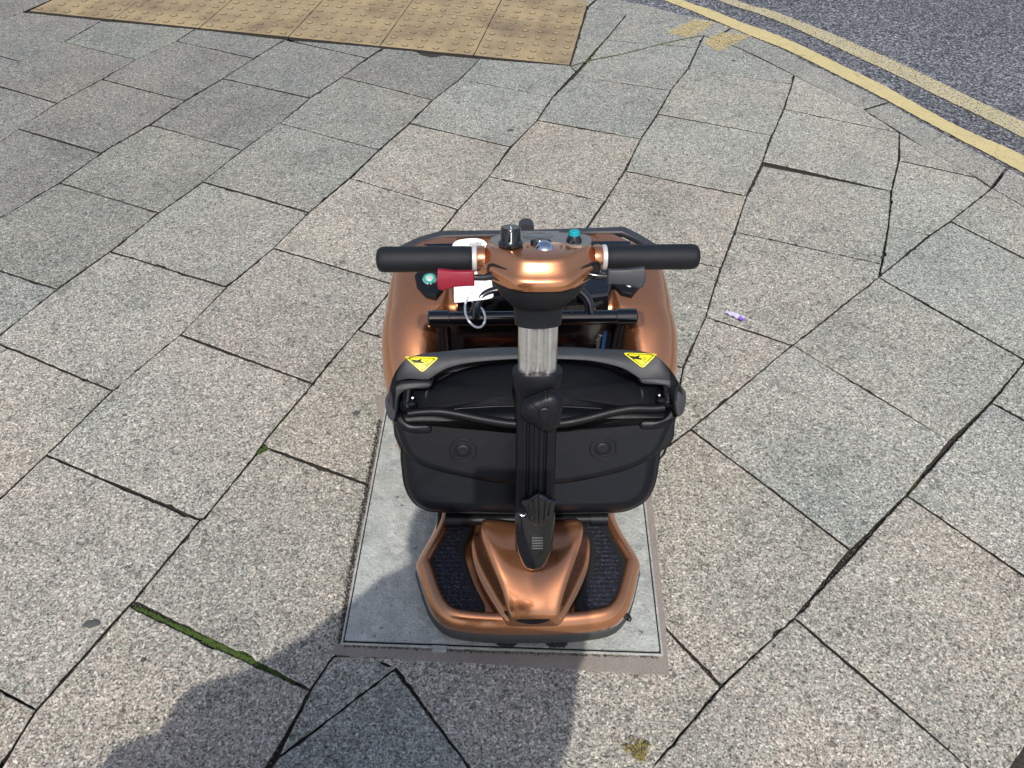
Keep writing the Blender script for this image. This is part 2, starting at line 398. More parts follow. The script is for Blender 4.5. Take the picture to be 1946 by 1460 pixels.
# ------------------------------------------------------------------ setting: road, kerb, pavement
ZR = -0.028
vs = []; n_ = 40
mesh('road', [(-150, -150, ZR), (150, -150, ZR), (150, 150, ZR), (-150, 150, ZR)], [[0, 1, 2, 3]], 'asphalt', smooth=None)['kind'] = 'structure'
kin = [(1040, -20), (1118, 12), (1190, 29), (1260, 46), (1335, 67), (1355, 73), (1399, 88), (1439, 106), (1510, 143), (1570, 174), (1641, 208), (1707, 249), (1772, 290), (1855, 336), (1885, 357), (1946, 392), (2080, 480), (2300, 640), (2700, 960)]
kout = [(1070, -28), (1140, -8), (1215, 6), (1290, 25), (1359, 40), (1391, 52), (1430, 69), (1482, 90), (1540, 120), (1608, 153), (1689, 194), (1760, 235), (1822, 268), (1885, 302), (1915, 318), (1990, 358), (2130, 440), (2400, 610), (2900, 980)]
KIN = [W(*p) for p in kin]; KOUT = [W(*p) for p in kout]
# pavement bed (earth and sand showing in the joints)
bedpts = [KIN[0]+Vector((-1.2, 1.0, 0)), *KIN, Vector((4.5, -1.0, 0)), Vector((4.5, -5, 0)), Vector((-7, -5, 0)), Vector((-7, 5.5, 0))]
zb = -.013
mesh('pavement_bed', [(p.x, p.y, zb) for p in bedpts]+[(p.x, p.y, -.05) for p in bedpts],
     [list(range(len(bedpts)))]+[[i, (i+1) % len(bedpts), len(bedpts)+(i+1) % len(bedpts), len(bedpts)+i] for i in range(len(bedpts))], 'dirt', smooth=None)['kind'] = 'structure'
# kerb stones: one mesh, butt joints
kb = MB(); stones = [(0, 1), (1, 5), (5, 10), (10, 14), (14, 18)]
for a, c_ in stones:
    inner = KIN[a:c_+1]; outer = KOUT[a:c_+1]
    poly = [Vector((p.x, p.y)) for p in inner]+[Vector((p.x, p.y)) for p in reversed(outer)]
    poly = densify(poly, .04); poly = [p+Vector((random.uniform(-1, 1), random.uniform(-1, 1)))*.0012 for p in poly]
    P0 = inset(poly, .0060); P1 = inset(poly, .0078)
    fr = Frame((0, 0, 0), (1, 0, 0), (0, 1, 0))
    kb.add(*loft([[fr.p(x, y, -.06) for x, y in P0], [fr.p(x, y, -.0035) for x, y in P0]]), 1); kb.add(*loft([[fr.p(x, y, -.0035) for x, y in P0], [fr.p(x, y, -.0015) for x, y in P1]]))
kb.build('kerb', ['kerb', 'jointwall'], smooth=30)['kind'] = 'structure'

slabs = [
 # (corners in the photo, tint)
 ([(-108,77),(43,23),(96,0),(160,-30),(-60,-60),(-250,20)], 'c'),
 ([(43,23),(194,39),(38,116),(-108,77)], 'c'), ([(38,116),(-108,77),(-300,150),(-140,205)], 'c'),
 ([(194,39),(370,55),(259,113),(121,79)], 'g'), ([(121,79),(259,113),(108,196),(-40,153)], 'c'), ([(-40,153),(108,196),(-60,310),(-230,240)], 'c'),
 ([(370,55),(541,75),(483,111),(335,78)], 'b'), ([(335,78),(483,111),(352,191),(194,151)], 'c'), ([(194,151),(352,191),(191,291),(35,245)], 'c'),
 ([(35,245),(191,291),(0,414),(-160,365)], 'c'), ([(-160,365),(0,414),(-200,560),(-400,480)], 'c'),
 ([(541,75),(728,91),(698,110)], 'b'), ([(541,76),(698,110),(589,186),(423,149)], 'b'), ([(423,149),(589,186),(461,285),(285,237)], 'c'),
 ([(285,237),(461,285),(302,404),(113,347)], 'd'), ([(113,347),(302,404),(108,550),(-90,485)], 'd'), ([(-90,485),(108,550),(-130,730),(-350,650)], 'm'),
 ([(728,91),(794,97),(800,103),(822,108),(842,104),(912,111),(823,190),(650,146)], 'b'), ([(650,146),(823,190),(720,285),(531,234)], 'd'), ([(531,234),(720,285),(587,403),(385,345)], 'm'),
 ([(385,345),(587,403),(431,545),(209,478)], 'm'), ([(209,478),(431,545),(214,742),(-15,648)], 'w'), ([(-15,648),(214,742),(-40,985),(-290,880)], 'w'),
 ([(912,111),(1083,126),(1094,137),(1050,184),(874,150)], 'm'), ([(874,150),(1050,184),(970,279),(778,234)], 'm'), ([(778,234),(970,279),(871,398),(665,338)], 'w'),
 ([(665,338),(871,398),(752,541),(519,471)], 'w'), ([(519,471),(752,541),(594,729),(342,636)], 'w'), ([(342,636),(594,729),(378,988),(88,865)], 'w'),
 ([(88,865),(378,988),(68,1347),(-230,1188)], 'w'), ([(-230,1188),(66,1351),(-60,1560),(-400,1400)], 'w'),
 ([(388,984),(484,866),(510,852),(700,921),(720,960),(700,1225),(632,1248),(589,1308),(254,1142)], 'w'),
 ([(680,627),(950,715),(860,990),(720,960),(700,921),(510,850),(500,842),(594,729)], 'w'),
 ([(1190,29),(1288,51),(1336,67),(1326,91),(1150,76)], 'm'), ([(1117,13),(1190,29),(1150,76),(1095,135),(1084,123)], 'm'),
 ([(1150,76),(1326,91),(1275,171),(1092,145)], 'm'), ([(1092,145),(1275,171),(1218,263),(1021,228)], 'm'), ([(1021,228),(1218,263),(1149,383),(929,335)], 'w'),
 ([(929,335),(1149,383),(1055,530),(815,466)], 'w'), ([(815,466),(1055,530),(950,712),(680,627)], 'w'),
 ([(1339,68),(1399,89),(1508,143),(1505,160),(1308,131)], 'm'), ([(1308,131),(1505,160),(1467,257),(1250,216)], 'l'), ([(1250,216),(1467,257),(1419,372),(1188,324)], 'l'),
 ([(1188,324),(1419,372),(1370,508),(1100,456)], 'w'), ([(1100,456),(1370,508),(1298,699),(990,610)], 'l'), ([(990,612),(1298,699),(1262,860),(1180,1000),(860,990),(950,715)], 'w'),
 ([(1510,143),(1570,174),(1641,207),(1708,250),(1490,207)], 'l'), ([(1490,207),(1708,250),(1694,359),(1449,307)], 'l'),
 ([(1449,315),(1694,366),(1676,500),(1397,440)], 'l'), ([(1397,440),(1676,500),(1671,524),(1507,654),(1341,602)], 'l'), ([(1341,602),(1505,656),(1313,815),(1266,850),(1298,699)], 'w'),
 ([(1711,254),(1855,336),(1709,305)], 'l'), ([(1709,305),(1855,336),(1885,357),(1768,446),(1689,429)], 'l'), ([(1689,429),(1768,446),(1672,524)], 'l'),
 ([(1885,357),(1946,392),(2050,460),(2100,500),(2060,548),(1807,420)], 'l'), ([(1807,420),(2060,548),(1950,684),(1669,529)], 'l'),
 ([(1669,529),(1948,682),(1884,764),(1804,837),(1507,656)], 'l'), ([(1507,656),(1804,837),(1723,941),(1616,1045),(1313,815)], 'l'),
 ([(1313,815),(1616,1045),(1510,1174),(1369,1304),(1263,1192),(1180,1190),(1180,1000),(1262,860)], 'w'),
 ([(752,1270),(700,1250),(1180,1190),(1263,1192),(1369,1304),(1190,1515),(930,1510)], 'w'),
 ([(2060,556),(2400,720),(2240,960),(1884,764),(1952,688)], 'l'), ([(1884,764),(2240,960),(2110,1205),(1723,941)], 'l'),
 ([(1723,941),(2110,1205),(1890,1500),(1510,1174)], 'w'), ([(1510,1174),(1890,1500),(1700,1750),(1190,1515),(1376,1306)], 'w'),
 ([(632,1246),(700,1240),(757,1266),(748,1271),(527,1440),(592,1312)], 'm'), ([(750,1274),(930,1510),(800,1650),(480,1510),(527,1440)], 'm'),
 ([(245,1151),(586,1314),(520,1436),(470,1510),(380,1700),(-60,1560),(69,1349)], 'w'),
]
TINT = {'c': (.72, .71, .715), 'b': (.69, .705, .72), 'g': (.75, .775, .745), 'd': (.78, .785, .775), 'm': (.92, .925, .915), 'w': (1.09, 1.035, 1.0), 'l': (1.03, 1.03, 1.01)}  # darker c, b, g, d put the soft far-left shade into the slab colour
pav = MB(); tints = []; _g = W(88, 865)-W(378, 988); GUV = Vector((_g.x, _g.y)).normalized()
def add_slab(pts, tint, z, jit=.0006, gap=.0018):
    n = len(pts); pts = densify(pts, .012); chip = {}
    for i in range(len(pts)):
        if random.random() < .035:
            d_ = random.uniform(.0015, .006)
            for k_ in range(random.choice((1, 1, 2, 3))): chip[(i+k_) % len(pts)] = d_*random.uniform(.6, 1)
    g0_, wv0 = random.uniform(.0008, .0022), random.uniform(0, 6)
    def eb(i):
        e_ = (pts[(i+1) % len(pts)]-pts[i-1]).normalized(); c_ = abs(e_.dot(GUV))
        return (.0010 if c_ > .85 else 0)+.0005*min(3, max(0, pts[i].y-1.0))
    gp = [eb(i)+gap*.6+g0_*.5+.0009*math.sin(i*.17+wv0)+abs(random.gauss(0, .0004))+chip.get(i, 0) for i in range(len(pts))]
    ph = random.uniform(0, 10)
    q = []
    for i, p in enumerate(pts):
        q.append(p+Vector((random.gauss(0, 1), random.gauss(0, 1)))*jit)
    P0 = inset(q, gp); P1 = inset(q, [g_+.0009 for g_ in gp]); P2 = inset(q, [g_+.0022 for g_ in gp])
    cx = sum(p.x for p in q)/len(q); cy = sum(p.y for p in q)/len(q)
    tx, ty = random.gauss(0, .0022), random.gauss(0, .0022)
    def Z(p, dz): return Vector((p.x, p.y, z+dz+(p.x-cx)*tx+(p.y-cy)*ty))
    k = len(pav.f)
    pav.add(*loft([[Z(p, -.03) for p in P0], [Z(p, -.0022) for p in P0]]), 1)
    v_, f_ = loft([[Z(p, -.0022) for p in P0], [Z(p, -.0009) for p in P1], [Z(p, 0) for p in P2]], False)
    m0 = len(P2); f_.append([2*m0+i_ for i_ in range(m0)]); pav.add(v_, f_)
    tints.extend([tint]*(len(pav.f)-k))
SP = [[Vector(p) for p in pts] for pts, tk in slabs]
flat_ = [(k, i) for k, P in enumerate(SP) for i in range(len(P))]; used_ = set()
for (k, i) in flat_:      # corners that meet are one point
    if (k, i) in used_: continue
    near = [(a, b_) for (a, b_) in flat_ if (a, b_) not in used_ and (SP[a][b_]-SP[k][i]).length < 8]
    c_ = sum((SP[a][b_] for a, b_ in near), Vector((0, 0)))/len(near)
    for q in near: SP[q[0]][q[1]] = c_.copy(); used_.add(q)
def snapped(k):
    out = []; P = SP[k]; others = [v for j, Q in enumerate(SP) if j != k for v in Q]
    for i in range(len(P)):
        a, b_ = P[i], P[(i+1) % len(P)]; ab = b_-a; ln = ab.length; out.append(a)
        if ln < 12: continue
        d = ab/ln; ins = []
        for v in others:
            t_ = (v-a).dot(d); o_ = abs((v-a).cross(d))
            if 9 < t_ < ln-9 and o_ < 8.5: ins.append((t_, v))
        last = -99
        for t_, v in sorted(ins, key=lambda q: q[0]):
            if t_-last > 8: out.append(v)
            last = t_
    return [Vector((W(p.x, p.y).x, W(p.x, p.y).y)) for p in out]
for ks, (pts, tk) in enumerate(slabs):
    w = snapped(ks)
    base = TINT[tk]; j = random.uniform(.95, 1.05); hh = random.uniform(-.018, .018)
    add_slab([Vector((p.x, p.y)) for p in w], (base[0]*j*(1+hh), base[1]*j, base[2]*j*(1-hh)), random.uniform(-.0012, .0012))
# the same paving carried on regularly beyond what the photo shows
g0 = W(378, 988); gu = (W(88, 865)-W(378, 988)); gv = (W(594, 729)-W(378, 988))
gv = Vector((-gu.y, gu.x, 0)).normalized()*gu.length*(1 if (Vector((-gu.y, gu.x, 0)).dot(gv) > 0) else -1)
def roadside(p):
    for i in range(len(KIN)-1):
        a, b_ = KIN[i], KIN[i+1]
        if min(a.x, b_.x)-.02 <= p.x <= max(a.x, b_.x)+.02 and p.y > lerp(a.y, b_.y, (p.x-a.x)/(b_.x-a.x+1e-9))-.05: return True
    return p.x > KIN[-1].x or (p.y > 4.3 and p.x > -2.4)
TP_ = [[Vector((W(*p).x, W(*p).y)) for p in pts] for pts, tk in slabs]
TB_ = [(min(p.x for p in q), max(p.x for p in q), min(p.y for p in q), max(p.y for p in q)) for q in TP_]
def covered(p):
    for q, bb in zip(TP_, TB_):
        if not (bb[0] <= p.x <= bb[1] and bb[2] <= p.y <= bb[3]): continue
        c_ = False
        for a in range(len(q)):
            u_, v_ = q[a], q[a-1]
            if (u_.y > p.y) != (v_.y > p.y) and p.x < (v_.x-u_.x)*(p.y-u_.y)/(v_.y-u_.y)+u_.x: c_ = not c_
        if c_: return True
    return False
def inframe(p): a_ = proj(p); return -6 < a_[0] < 1952 and -6 < a_[1] < 1466
for i in range(-16, 17):
    for j in range(-18, 18):
        off = .5*(i % 2)
        cs = [g0+gu*(i+a)+gv*(j+off+b_) for a, b_ in ((0, 0), (1, 0), (1, 1), (0, 1))]
        if any(roadside(p) or p.x > 4.3 or p.x < -6.6 or p.y < -4.8 or p.y > 5.3 for p in cs): continue
        sm = [g0+gu*(i+a/6)+gv*(j+off+b_/6) for a in range(7) for b_ in range(7)]
        cov = [covered(p) or inframe(p) for p in sm]
        if all(cov): continue
        tn = random.uniform(.92, 1.05); tint = (tn, tn*.99, tn*.96)
        if not any(cov): add_slab([Vector((p.x, p.y)) for p in cs], tint, -.0032); continue
        ns = 14; g_ = .004      # a slab cut to fit against the surveyed ones
        P_ = [[g0+gu*(i+g_+(1-2*g_)*a/ns)+gv*(j+off+g_+(1-2*g_)*b_/ns) for b_ in range(ns+1)] for a in range(ns+1)]
        C_ = [[covered(P_[a][b_]) or inframe(P_[a][b_]) for b_ in range(ns+1)] for a in range(ns+1)]
        k0 = len(pav.f)
        for a in range(ns):
            for b_ in range(ns):
                q = ((a, b_), (a+1, b_), (a+1, b_+1), (a, b_+1))
                if all(C_[x][y] for x, y in q) or any(inframe(P_[x][y]) for x, y in q): continue
                pav.add([Vector((P_[x][y].x, P_[x][y].y, -.0045)) for x, y in q], [[0, 1, 2, 3]])
        tints.extend([tint]*(len(pav.f)-k0))
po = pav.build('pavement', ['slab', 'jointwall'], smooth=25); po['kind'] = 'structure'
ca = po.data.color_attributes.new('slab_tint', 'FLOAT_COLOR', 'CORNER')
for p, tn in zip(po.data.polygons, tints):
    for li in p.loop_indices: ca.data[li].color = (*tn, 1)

# tactile blister paving
T0 = W(1083, 124); tu = (W(214, 37)-T0)/5; tv = W(933, 44)-W(901, 108); tv = tv.normalized()*tu.length
tb = MB(); fr = Frame((0, 0, 0), (1, 0, 0), (0, 1, 0))
for i in range(0, 8):
    for j in range(0, 5):
        if i == 0 and j > 1: continue
        a = T0+tu*i+tv*j; zz = random.uniform(-.0008, .0012)
        q = [a, a+tu, a+tu+tv, a+tv]
        if i == 5: pass
        q = [Vector((p.x, p.y)) for p in q]
        if i == 0 and j == 1: q = [q[0], q[1], q[2], Vector((q[3].x, q[3].y)).lerp(q[2], .45), q[0].lerp(q[3], .72)]
        # left end is cut along the neighbouring slabs
        if i > 5+1: continue
        if i == 6:
            continue
        if i == 5:
            cutb = W(52, 23); cutt = W(100, 0)
            s_ = (Vector((cutt.x, cutt.y))-Vector((cutb.x, cutb.y))).normalized()
            u_ = Vector((tu.x, tu.y)).normalized()
            def hit(p):   # intersection of p + k*u with the cut line
                d0 = Vector((cutb.x, cutb.y))-p; det = u_.x*(-s_.y)+s_.x*u_.y
                k = (d0.x*(-s_.y)+s_.x*d0.y)/det; return p+u_*k
            q = [q[0], hit(q[0]), hit(q[3]), q[3]]
        P = densify(q, .05); P = [p+Vector((random.gauss(0, .0007), random.gauss(0, .0007))) for p in P]
        A0, A1 = inset(P, .0020), inset(P, .004)
        tb.add(*loft([[fr.p(x, y, -.03) for x, y in A0], [fr.p(x, y, zz-.0005) for x, y in A0]]), 2)
        A2 = inset(P, .0030); tb.add(*loft([[fr.p(x, y, zz-.0005) for x, y in A0], [fr.p(x, y, zz+.0010) for x, y in A2], [fr.p(x, y, zz+.0012) for x, y in A1]]))
        for r_ in range(6):
            for c_ in range(6):
                if i == 0 and j == 1 and (r_ > 3 and c_ < 3): continue
                ce = a+tu*((c_+.5)/6)+tv*((r_+.5)/6)
                if i == 5:
                    h_ = hit(Vector((ce.x, ce.y)))
                    if (h_-Vector((ce.x, ce.y))).dot(u_) < .02: continue
                tb.add(*lathe((ce.x, ce.y-.0028, zz+.0005), (0, 0, 1), [(.0172, .0001), (.0168, .0009)], 14), 1); tb.add(*lathe((ce.x, ce.y, zz+.0005), (0, 0, 1), [(.0160, .0008), (.0150, .0030)], 14), 1); tb.add(*lathe((ce.x, ce.y, zz+.0005), (0, 0, 1), [(.0150, .0031), (.0125, .0055), (.007, .0062)], 14))
tb.build('tactile_paving', ['tactile', 'blister', 'jointwall'], smooth=35)['kind'] = 'structure'

# double yellow lines and kerb ticks
def band(name, near, far, z, m, dens=6):
    a = smooth_path([W(*p, z) for p in near], dens); b_ = smooth_path([W(*p, z) for p in far], dens)
    n = min(len(a), len(b_)); vs = []; fs = []
    for i in range(n):
        ja, jb = random.gauss(0, .0018), random.gauss(0, .0018)
        d = (b_[i]-a[i]).normalized(); vs += [a[i]+d*ja, b_[i]+d*jb]
        if i: fs.append([2*i-2, 2*i, 2*i+1, 2*i-1])
    o = mesh(name, vs, fs, m, smooth=None); o['kind'] = 'structure'; return o
zl = ZR+.004
band('road_markings', [(1150,-50),(1262,0),(1316,21),(1392,53),(1435,71),(1500,97),(1590,142),(1664,179),(1801,253),(1946,329),(2150,445),(2500,660)],
     [(1180,-56),(1297,0),(1352,19),(1411,43),(1462,61),(1515,83),(1600,124),(1680,163),(1815,237),(1955,300),(2160,410),(2510,610)], zl, 'paint1', 24)
band('road_markings', [(1240,-60),(1364,0),(1435,24),(1500,49),(1560,76),(1637,112),(1700,141),(1774,178),(1860,219),(1946,262),(2150,370),(2500,570)],
     [(1270,-66),(1399,0),(1466,20),(1514,38),(1574,61),(1650,94),(1714,122),(1788,157),(1872,198),(1956,236),(2160,335),(2510,520)], zl, 'paint2', 24)
for q in ([(1319,37),(1357,42),(1335,60),(1307,72),(1267,62)], [(1342,73),(1372,62),(1430,67),(1397,83),(1366,98),(1340,84)]):
    w = [W(*p, .0022) for p in q]; w2 = densify([Vector((p.x, p.y)) for p in w], .01)
    mesh('road_markings', [(p.x+random.gauss(0, .002), p.y+random.gauss(0, .002), .0024) for p in w2], [list(range(len(w2)))], 'tick', smooth=None)['kind'] = 'structure'
# sealed trench across two slabs
def ribbon(name, pts, wd_, z, m):
    p = smooth_path([W(*q, z) for q in pts], 10); vs = []; fs = []
    for i, c_ in enumerate(p):
        d = (p[min(i+1, len(p)-1)]-p[max(i-1, 0)]).normalized(); s = Vector((-d.y, d.x, 0))*(wd_*random.uniform(.5, 1.1))
        vs += [c_+s, c_-s]
        if i: fs.append([2*i-2, 2*i-1, 2*i+1, 2*i])
    return mesh(name, vs, fs, m, smooth=None)
o = ribbon('pavement_crack', [(1086,125),(1130,113),(1190,101),(1260,83),(1300,74),(1338,67)], .0042, .0028, 'olive'); o['kind'] = 'structure'
o = ribbon('pavement_crack', [(1348,139),(1360,145),(1374,155)], .0012, .0028, 'joint'); o['kind'] = 'structure'

# ------------------------------------------------------------------ moss, gum, litter, weed
mo = MB()
def moss_line(pts, n, wd_, r0, r1, mi=0, z0=None):
    P = [W(*p) for p in pts]; seg = [(P[i+1]-P[i]).length for i in range(len(P)-1)]; tot = sum(seg)
    for k in range(n):
        s = random.random()*tot; i = 0
        while s > seg[i] and i < len(seg)-1: s -= seg[i]; i += 1
        c_ = P[i].lerp(P[i+1], min(1, s/seg[i])); d = (P[i+1]-P[i]).normalized()
        c_ = c_+Vector((-d.y, d.x, 0))*random.gauss(0, wd_); mo.add(*blob((c_.x, c_.y, (zb+random.uniform(.002, .006)) if z0 is None else z0), random.uniform(r0, r1), .8, .35), mi)
moss_line([(252,1150),(300,1172),(400,1217),(470,1250),(560,1294)], 1300, .0026, .0008, .0026)
moss_line([(330,1186),(400,1217),(480,1256)], 380, .0036, .0010, .0028)
moss_line([(247,1142),(262,1118),(300,1080)], 220, .0016, .0008, .0020)
moss_line([(487,858),(505,845),(520,822),(545,790)], 560, .0032, .0010, .0028)
moss_line([(545,790),(600,720),(645,670),(690,620)], 260, .0016, .0008, .0020, 1)
moss_line([(390,965),(440,900)], 90, .0013, .0008, .0018)
moss_line([(1715,946),(1735,925),(1750,905)], 130, .0022, .0008, .0020, 1)
moss_line([(1088,126),(1110,120),(1150,76)], 120, .004, .0015, .003, 1)
moss_line([(1339,70),(1310,125),(1275,172)], 160, .0024, .0012, .0026, 1)
moss_line([(1688,440),(1676,490)], 60, .0015, .001, .002, 1)
moss_line([(1810,830),(1900,745)], 90, .002, .001, .002, 1)
moss_line([(1380,1296),(1440,1228),(1500,1180)], 200, .003, .0007, .0018, 1)
tag(mo.build('moss', ['moss', 'olive'], smooth=180), 'green moss growing in the joints between the paving slabs', 'moss', kind='stuff')

gt = MB(); mo = gt
for pts_, n_g, w_g in (([(70,1348),(244,1150),(378,988)], 900, .003), ([(252,1150),(590,1310)], 700, .0055), ([(1240,1458),(1369,1304),(1510,1172),(1721,941)], 1500, .003), ([(1265,1195),(1369,1304)], 420, .003),
                    ([(594,729),(500,842),(378,988)], 600, .0022), ([(1807,836),(1946,694)], 400, .003), ([(1313,815),(1507,656),(1671,526)], 700, .002), ([(588,1308),(505,1455)], 450, .0025), ([(750,1275),(893,1458)], 500, .003), ([(1449,312),(1694,363)], 300, .002), ([(1298,699),(1399,440),(1510,145)], 500, .0016), ([(1150,383),(1339,68)], 400, .0016)):
    moss_line(pts_, n_g, w_g, .0005, .0017, 0); moss_line(pts_, n_g//4, w_g, .0006, .0016, 1)
moss_line([(722,800),(700,921),(668,1080),(646,1224)], 1500, .0035, .0006, .0018, 0, .0042)
moss_line([(655,1229),(900,1240),(1250,1251)], 700, .0016, .0005, .0012, 0, .0042)
moss_line([(735,800),(700,980),(655,1222)], 500, .005, .0005, .0013, 1, .0042)
tag(gt.build('grit', ['gritdark', 'gritpale'], smooth=None), 'dark grit and crumbs of soil lying in the slab joints', 'grit', kind='stuff')

gl = [((970,248), .011, 'dark grey flattened gum spot on the far middle slab near the tactile paving'),
      ((1394,116), .008, 'small dark gum spot close to the yellow kerb paint'),
      ((677,786), .0085, 'dark oval gum spot on the slab left of the scooter seat'),
      ((174,1186), .013, 'wide pale grey gum smear beside the dark joint at lower left'),
      ((237,790), .005, 'tiny dark gum spot on the big slab at middle left'),
      ((272,1255), .005, 'tiny dark gum spot just below the green mossy joint')]
for (p, r, lb) in gl:
    c_ = W(*p); vs = [(c_.x, c_.y, .0035)]; n = 22; ph = random.random()*6
    vs = []
    for h, k in ((.0, 1.0), (.0028, .97), (.0036, .7)):
        for q in range(n):
            th = q*2*math.pi/n; rr = r*k*(1+.18*math.sin(2*th+ph)+.1*math.sin(5*th+ph*2)); vs.append((c_.x+rr*1.15*math.cos(th), c_.y+rr*.8*math.sin(th), h))
    fs = [[k*n+i, k*n+(i+1) % n, (k+1)*n+(i+1) % n, (k+1)*n+i] for k in range(2) for i in range(n)]+[[2*n+i for i in range(n)]]
    tag(mesh('gum_spot', vs, fs, 'gum'), lb, 'gum', 'gum spots trodden onto the slabs')

# crumpled sweet wrapper
a, c_ = W(1378, 596), W(1414, 611); ax = (c_-a); ln = ax.length; ax.normalize(); sx = Vector((-ax.y, ax.x, 0))
vs = []; fs = []; nU, nV = 14, 7; cols = []
for i in range(nU):
    for j in range(nV):
        t_ = i/(nU-1); s_ = (j/(nV-1)-.5); wv_ = .019*(1-.5*abs(t_-.5))*(1 if t_ < .62 else 1.25)
        z_ = .004+.005*abs(math.sin(3.2*t_*math.pi+j*.9))+random.uniform(0, .003)
        vs.append(a+ax*(ln*t_)+sx*(s_*wv_)+Vector((0, 0, z_)))
for i in range(nU-1):
    for j in range(nV-1): fs.append([i*nV+j, (i+1)*nV+j, (i+1)*nV+j+1, i*nV+j+1]); cols.append(1 if i > 8 and j < 4 else 0)
tag(mesh('sweet_wrapper', vs, fs, None, smooth=20, mats=['wrap', 'purple'], fm=cols), 'small crumpled lilac sweet wrapper lying on a slab right of the scooter', 'litter')

# dry weed in the joint at the bottom
wr = empty('dry_weed', W(1220, 1452)); wr.scale = (1.25, 1.25, 1.25); wl = MB(); ws = MB()
for k in range(70):
    th = random.uniform(R(50), R(150)); d = random.uniform(.004, .034)
    c_ = Vector((math.cos(th)*d*.9-.003, math.sin(th)*d, random.uniform(.002, .012))); s = random.uniform(.0018, .0042); a_ = random.uniform(0, 6.3)
    u_ = Vector((math.cos(a_), math.sin(a_), random.uniform(-.5, .5)))*s; v_ = Vector((-math.sin(a_), math.cos(a_), random.uniform(-.5, .5)))*s*.5
    wl.add([c_-u_, c_-v_, c_+u_, c_+v_], [[0, 1, 2, 3]], 0 if k % 4 else 1)
for k in range(7):
    th = R(60+k*13); e_ = Vector((math.cos(th)*.03, math.sin(th)*.03, .008)); ws.add(*tube([(0, 0, -.004), e_*.5+Vector((0, 0, .006)), e_], .0007, 5))
wl.build('leaf', ['dry', 'olive'], wr, smooth=None); ws.build('stem', 'dry', wr)
tag(wr, 'small dry yellowish weed growing beside the joint at the bottom edge', 'weed')

# ------------------------------------------------------------------ steel access cover with its mortar surround
ac = empty('access_cover', (0, 0, 0))
cp = [W(655, 1222), W(1253, 1243), W(1222, 960), None]
cl, cr = W(655, 1222), W(1253, 1243); up = (W(738, 790)-cl).normalized()
Wd = (cr-cl).length; exx = (cr-cl).normalized(); eyy = Vector((-exx.y, exx.x, 0)); Dp = .66
ac.location = cl; ac.rotation_euler.z = math.atan2(exx.y, exx.x)
# local: x along the bottom edge, y away
def slabring(o_, i_, z0, z1):
    vs = [(*p, z0) for p in o_]+[(*p, z1) for p in o_]+[(*p, z1) for p in i_]+[(*p, z0) for p in i_]; n = len(o_); fs = []
    for k in range(3):
        for i in range(n): fs.append([k*n+i, k*n+(i+1) % n, (k+1)*n+(i+1) % n, (k+1)*n+i])
    return vs, fs
def toac(p): d = p-cl; return (d.dot(exx), d.dot(eyy))
mo_ = [toac(W(*p)) for p in ((632,1242),(757,1256),(900,1262),(1098,1275),(1272,1286),(1266,1190),(1250,1050),(1240,960))]
mo_ += [(Wd+.035, Dp+.03), (-.045, Dp+.03)]
mo_ += [toac(W(*p)) for p in ((722,800),(700,921),(668,1080))]
mo_ = densify([Vector(p) for p in mo_], .03); mo_ = [p+Vector((random.gauss(0, .0008), random.gauss(0, .0008))) for p in mo_]
ms = MB(); cxm = (Wd/2, Dp/2)
o_ = [tuple(p) for p in mo_]
ms.add([(*p, -.02) for p in o_]+[(*p, .003) for p in inset(o_, .001)], [[i, (i+1) % len(o_), len(o_)+(i+1) % len(o_), len(o_)+i] for i in range(len(o_))]+[[len(o_)+i for i in range(len(o_))]])
ms.build('mortar_surround', 'mortar', ac, smooth=30)
rect = [(0, 0), (Wd, 0), (Wd, Dp), (0, Dp)]
fm_ = MB()
fm_.add(*slabring(inset(rect, -.0065), inset(rect, -.0022), .001, .0075))
fm_.add([(*p, .0034) for p in inset(rect, -.0023)], [[0, 1, 2, 3]], 1)
fm_.build('frame', ['steel', 'joint'], ac, smooth=None, bevel=.0008)
tr = densify([Vector(p) for p in inset(rect, .0022)], .02)
pl = [(*p, .004) for p in tr]+[(*p, .0085) for p in tr]; n = len(tr)
# plate top as a fine grid with slight dents
gx, gy = 60, 60; gv_ = []; gf = []
for j in range(gy+1):
    for i in range(gx+1):
        x = .0009+(Wd-.0018)*i/gx; y = .0022+(Dp-.0044)*j/gy
        e = min(i, gx-i, j, gy-j); dz = 0 if e == 0 else .0007*math.sin(x*31+1)*math.sin(y*23)+random.gauss(0, .00022)
        gv_.append((x, y, .0085+dz))
for j in range(gy):
    for i in range(gx): gf.append([j*(gx+1)+i, j*(gx+1)+i+1, (j+1)*(gx+1)+i+1, (j+1)*(gx+1)+i])
pm = MB(); pm.add(gv_, gf); q = inset(rect, .0022); pm.add([(*p, .004) for p in q]+[(*p, .0085) for p in q], [[i, (i+1) % 4, 4+(i+1) % 4, 4+i] for i in range(4)])
pm.build('cover_plate', 'steel', ac, smooth=30)
kx, ky = toac(W(835, 1236)); km = MB(); km.add(*loft([[(kx-.015, ky-.006, z), (kx+.015, ky-.006, z), (kx+.015, ky+.006, z), (kx-.015, ky+.006, z)] for z in (.001, .0105)]))
km.build('lifting_key_slot', 'steel', ac, smooth=None, bevel=.001)
tag(ac, 'square galvanised steel access cover in a mortar surround beneath the scooter', 'access cover')

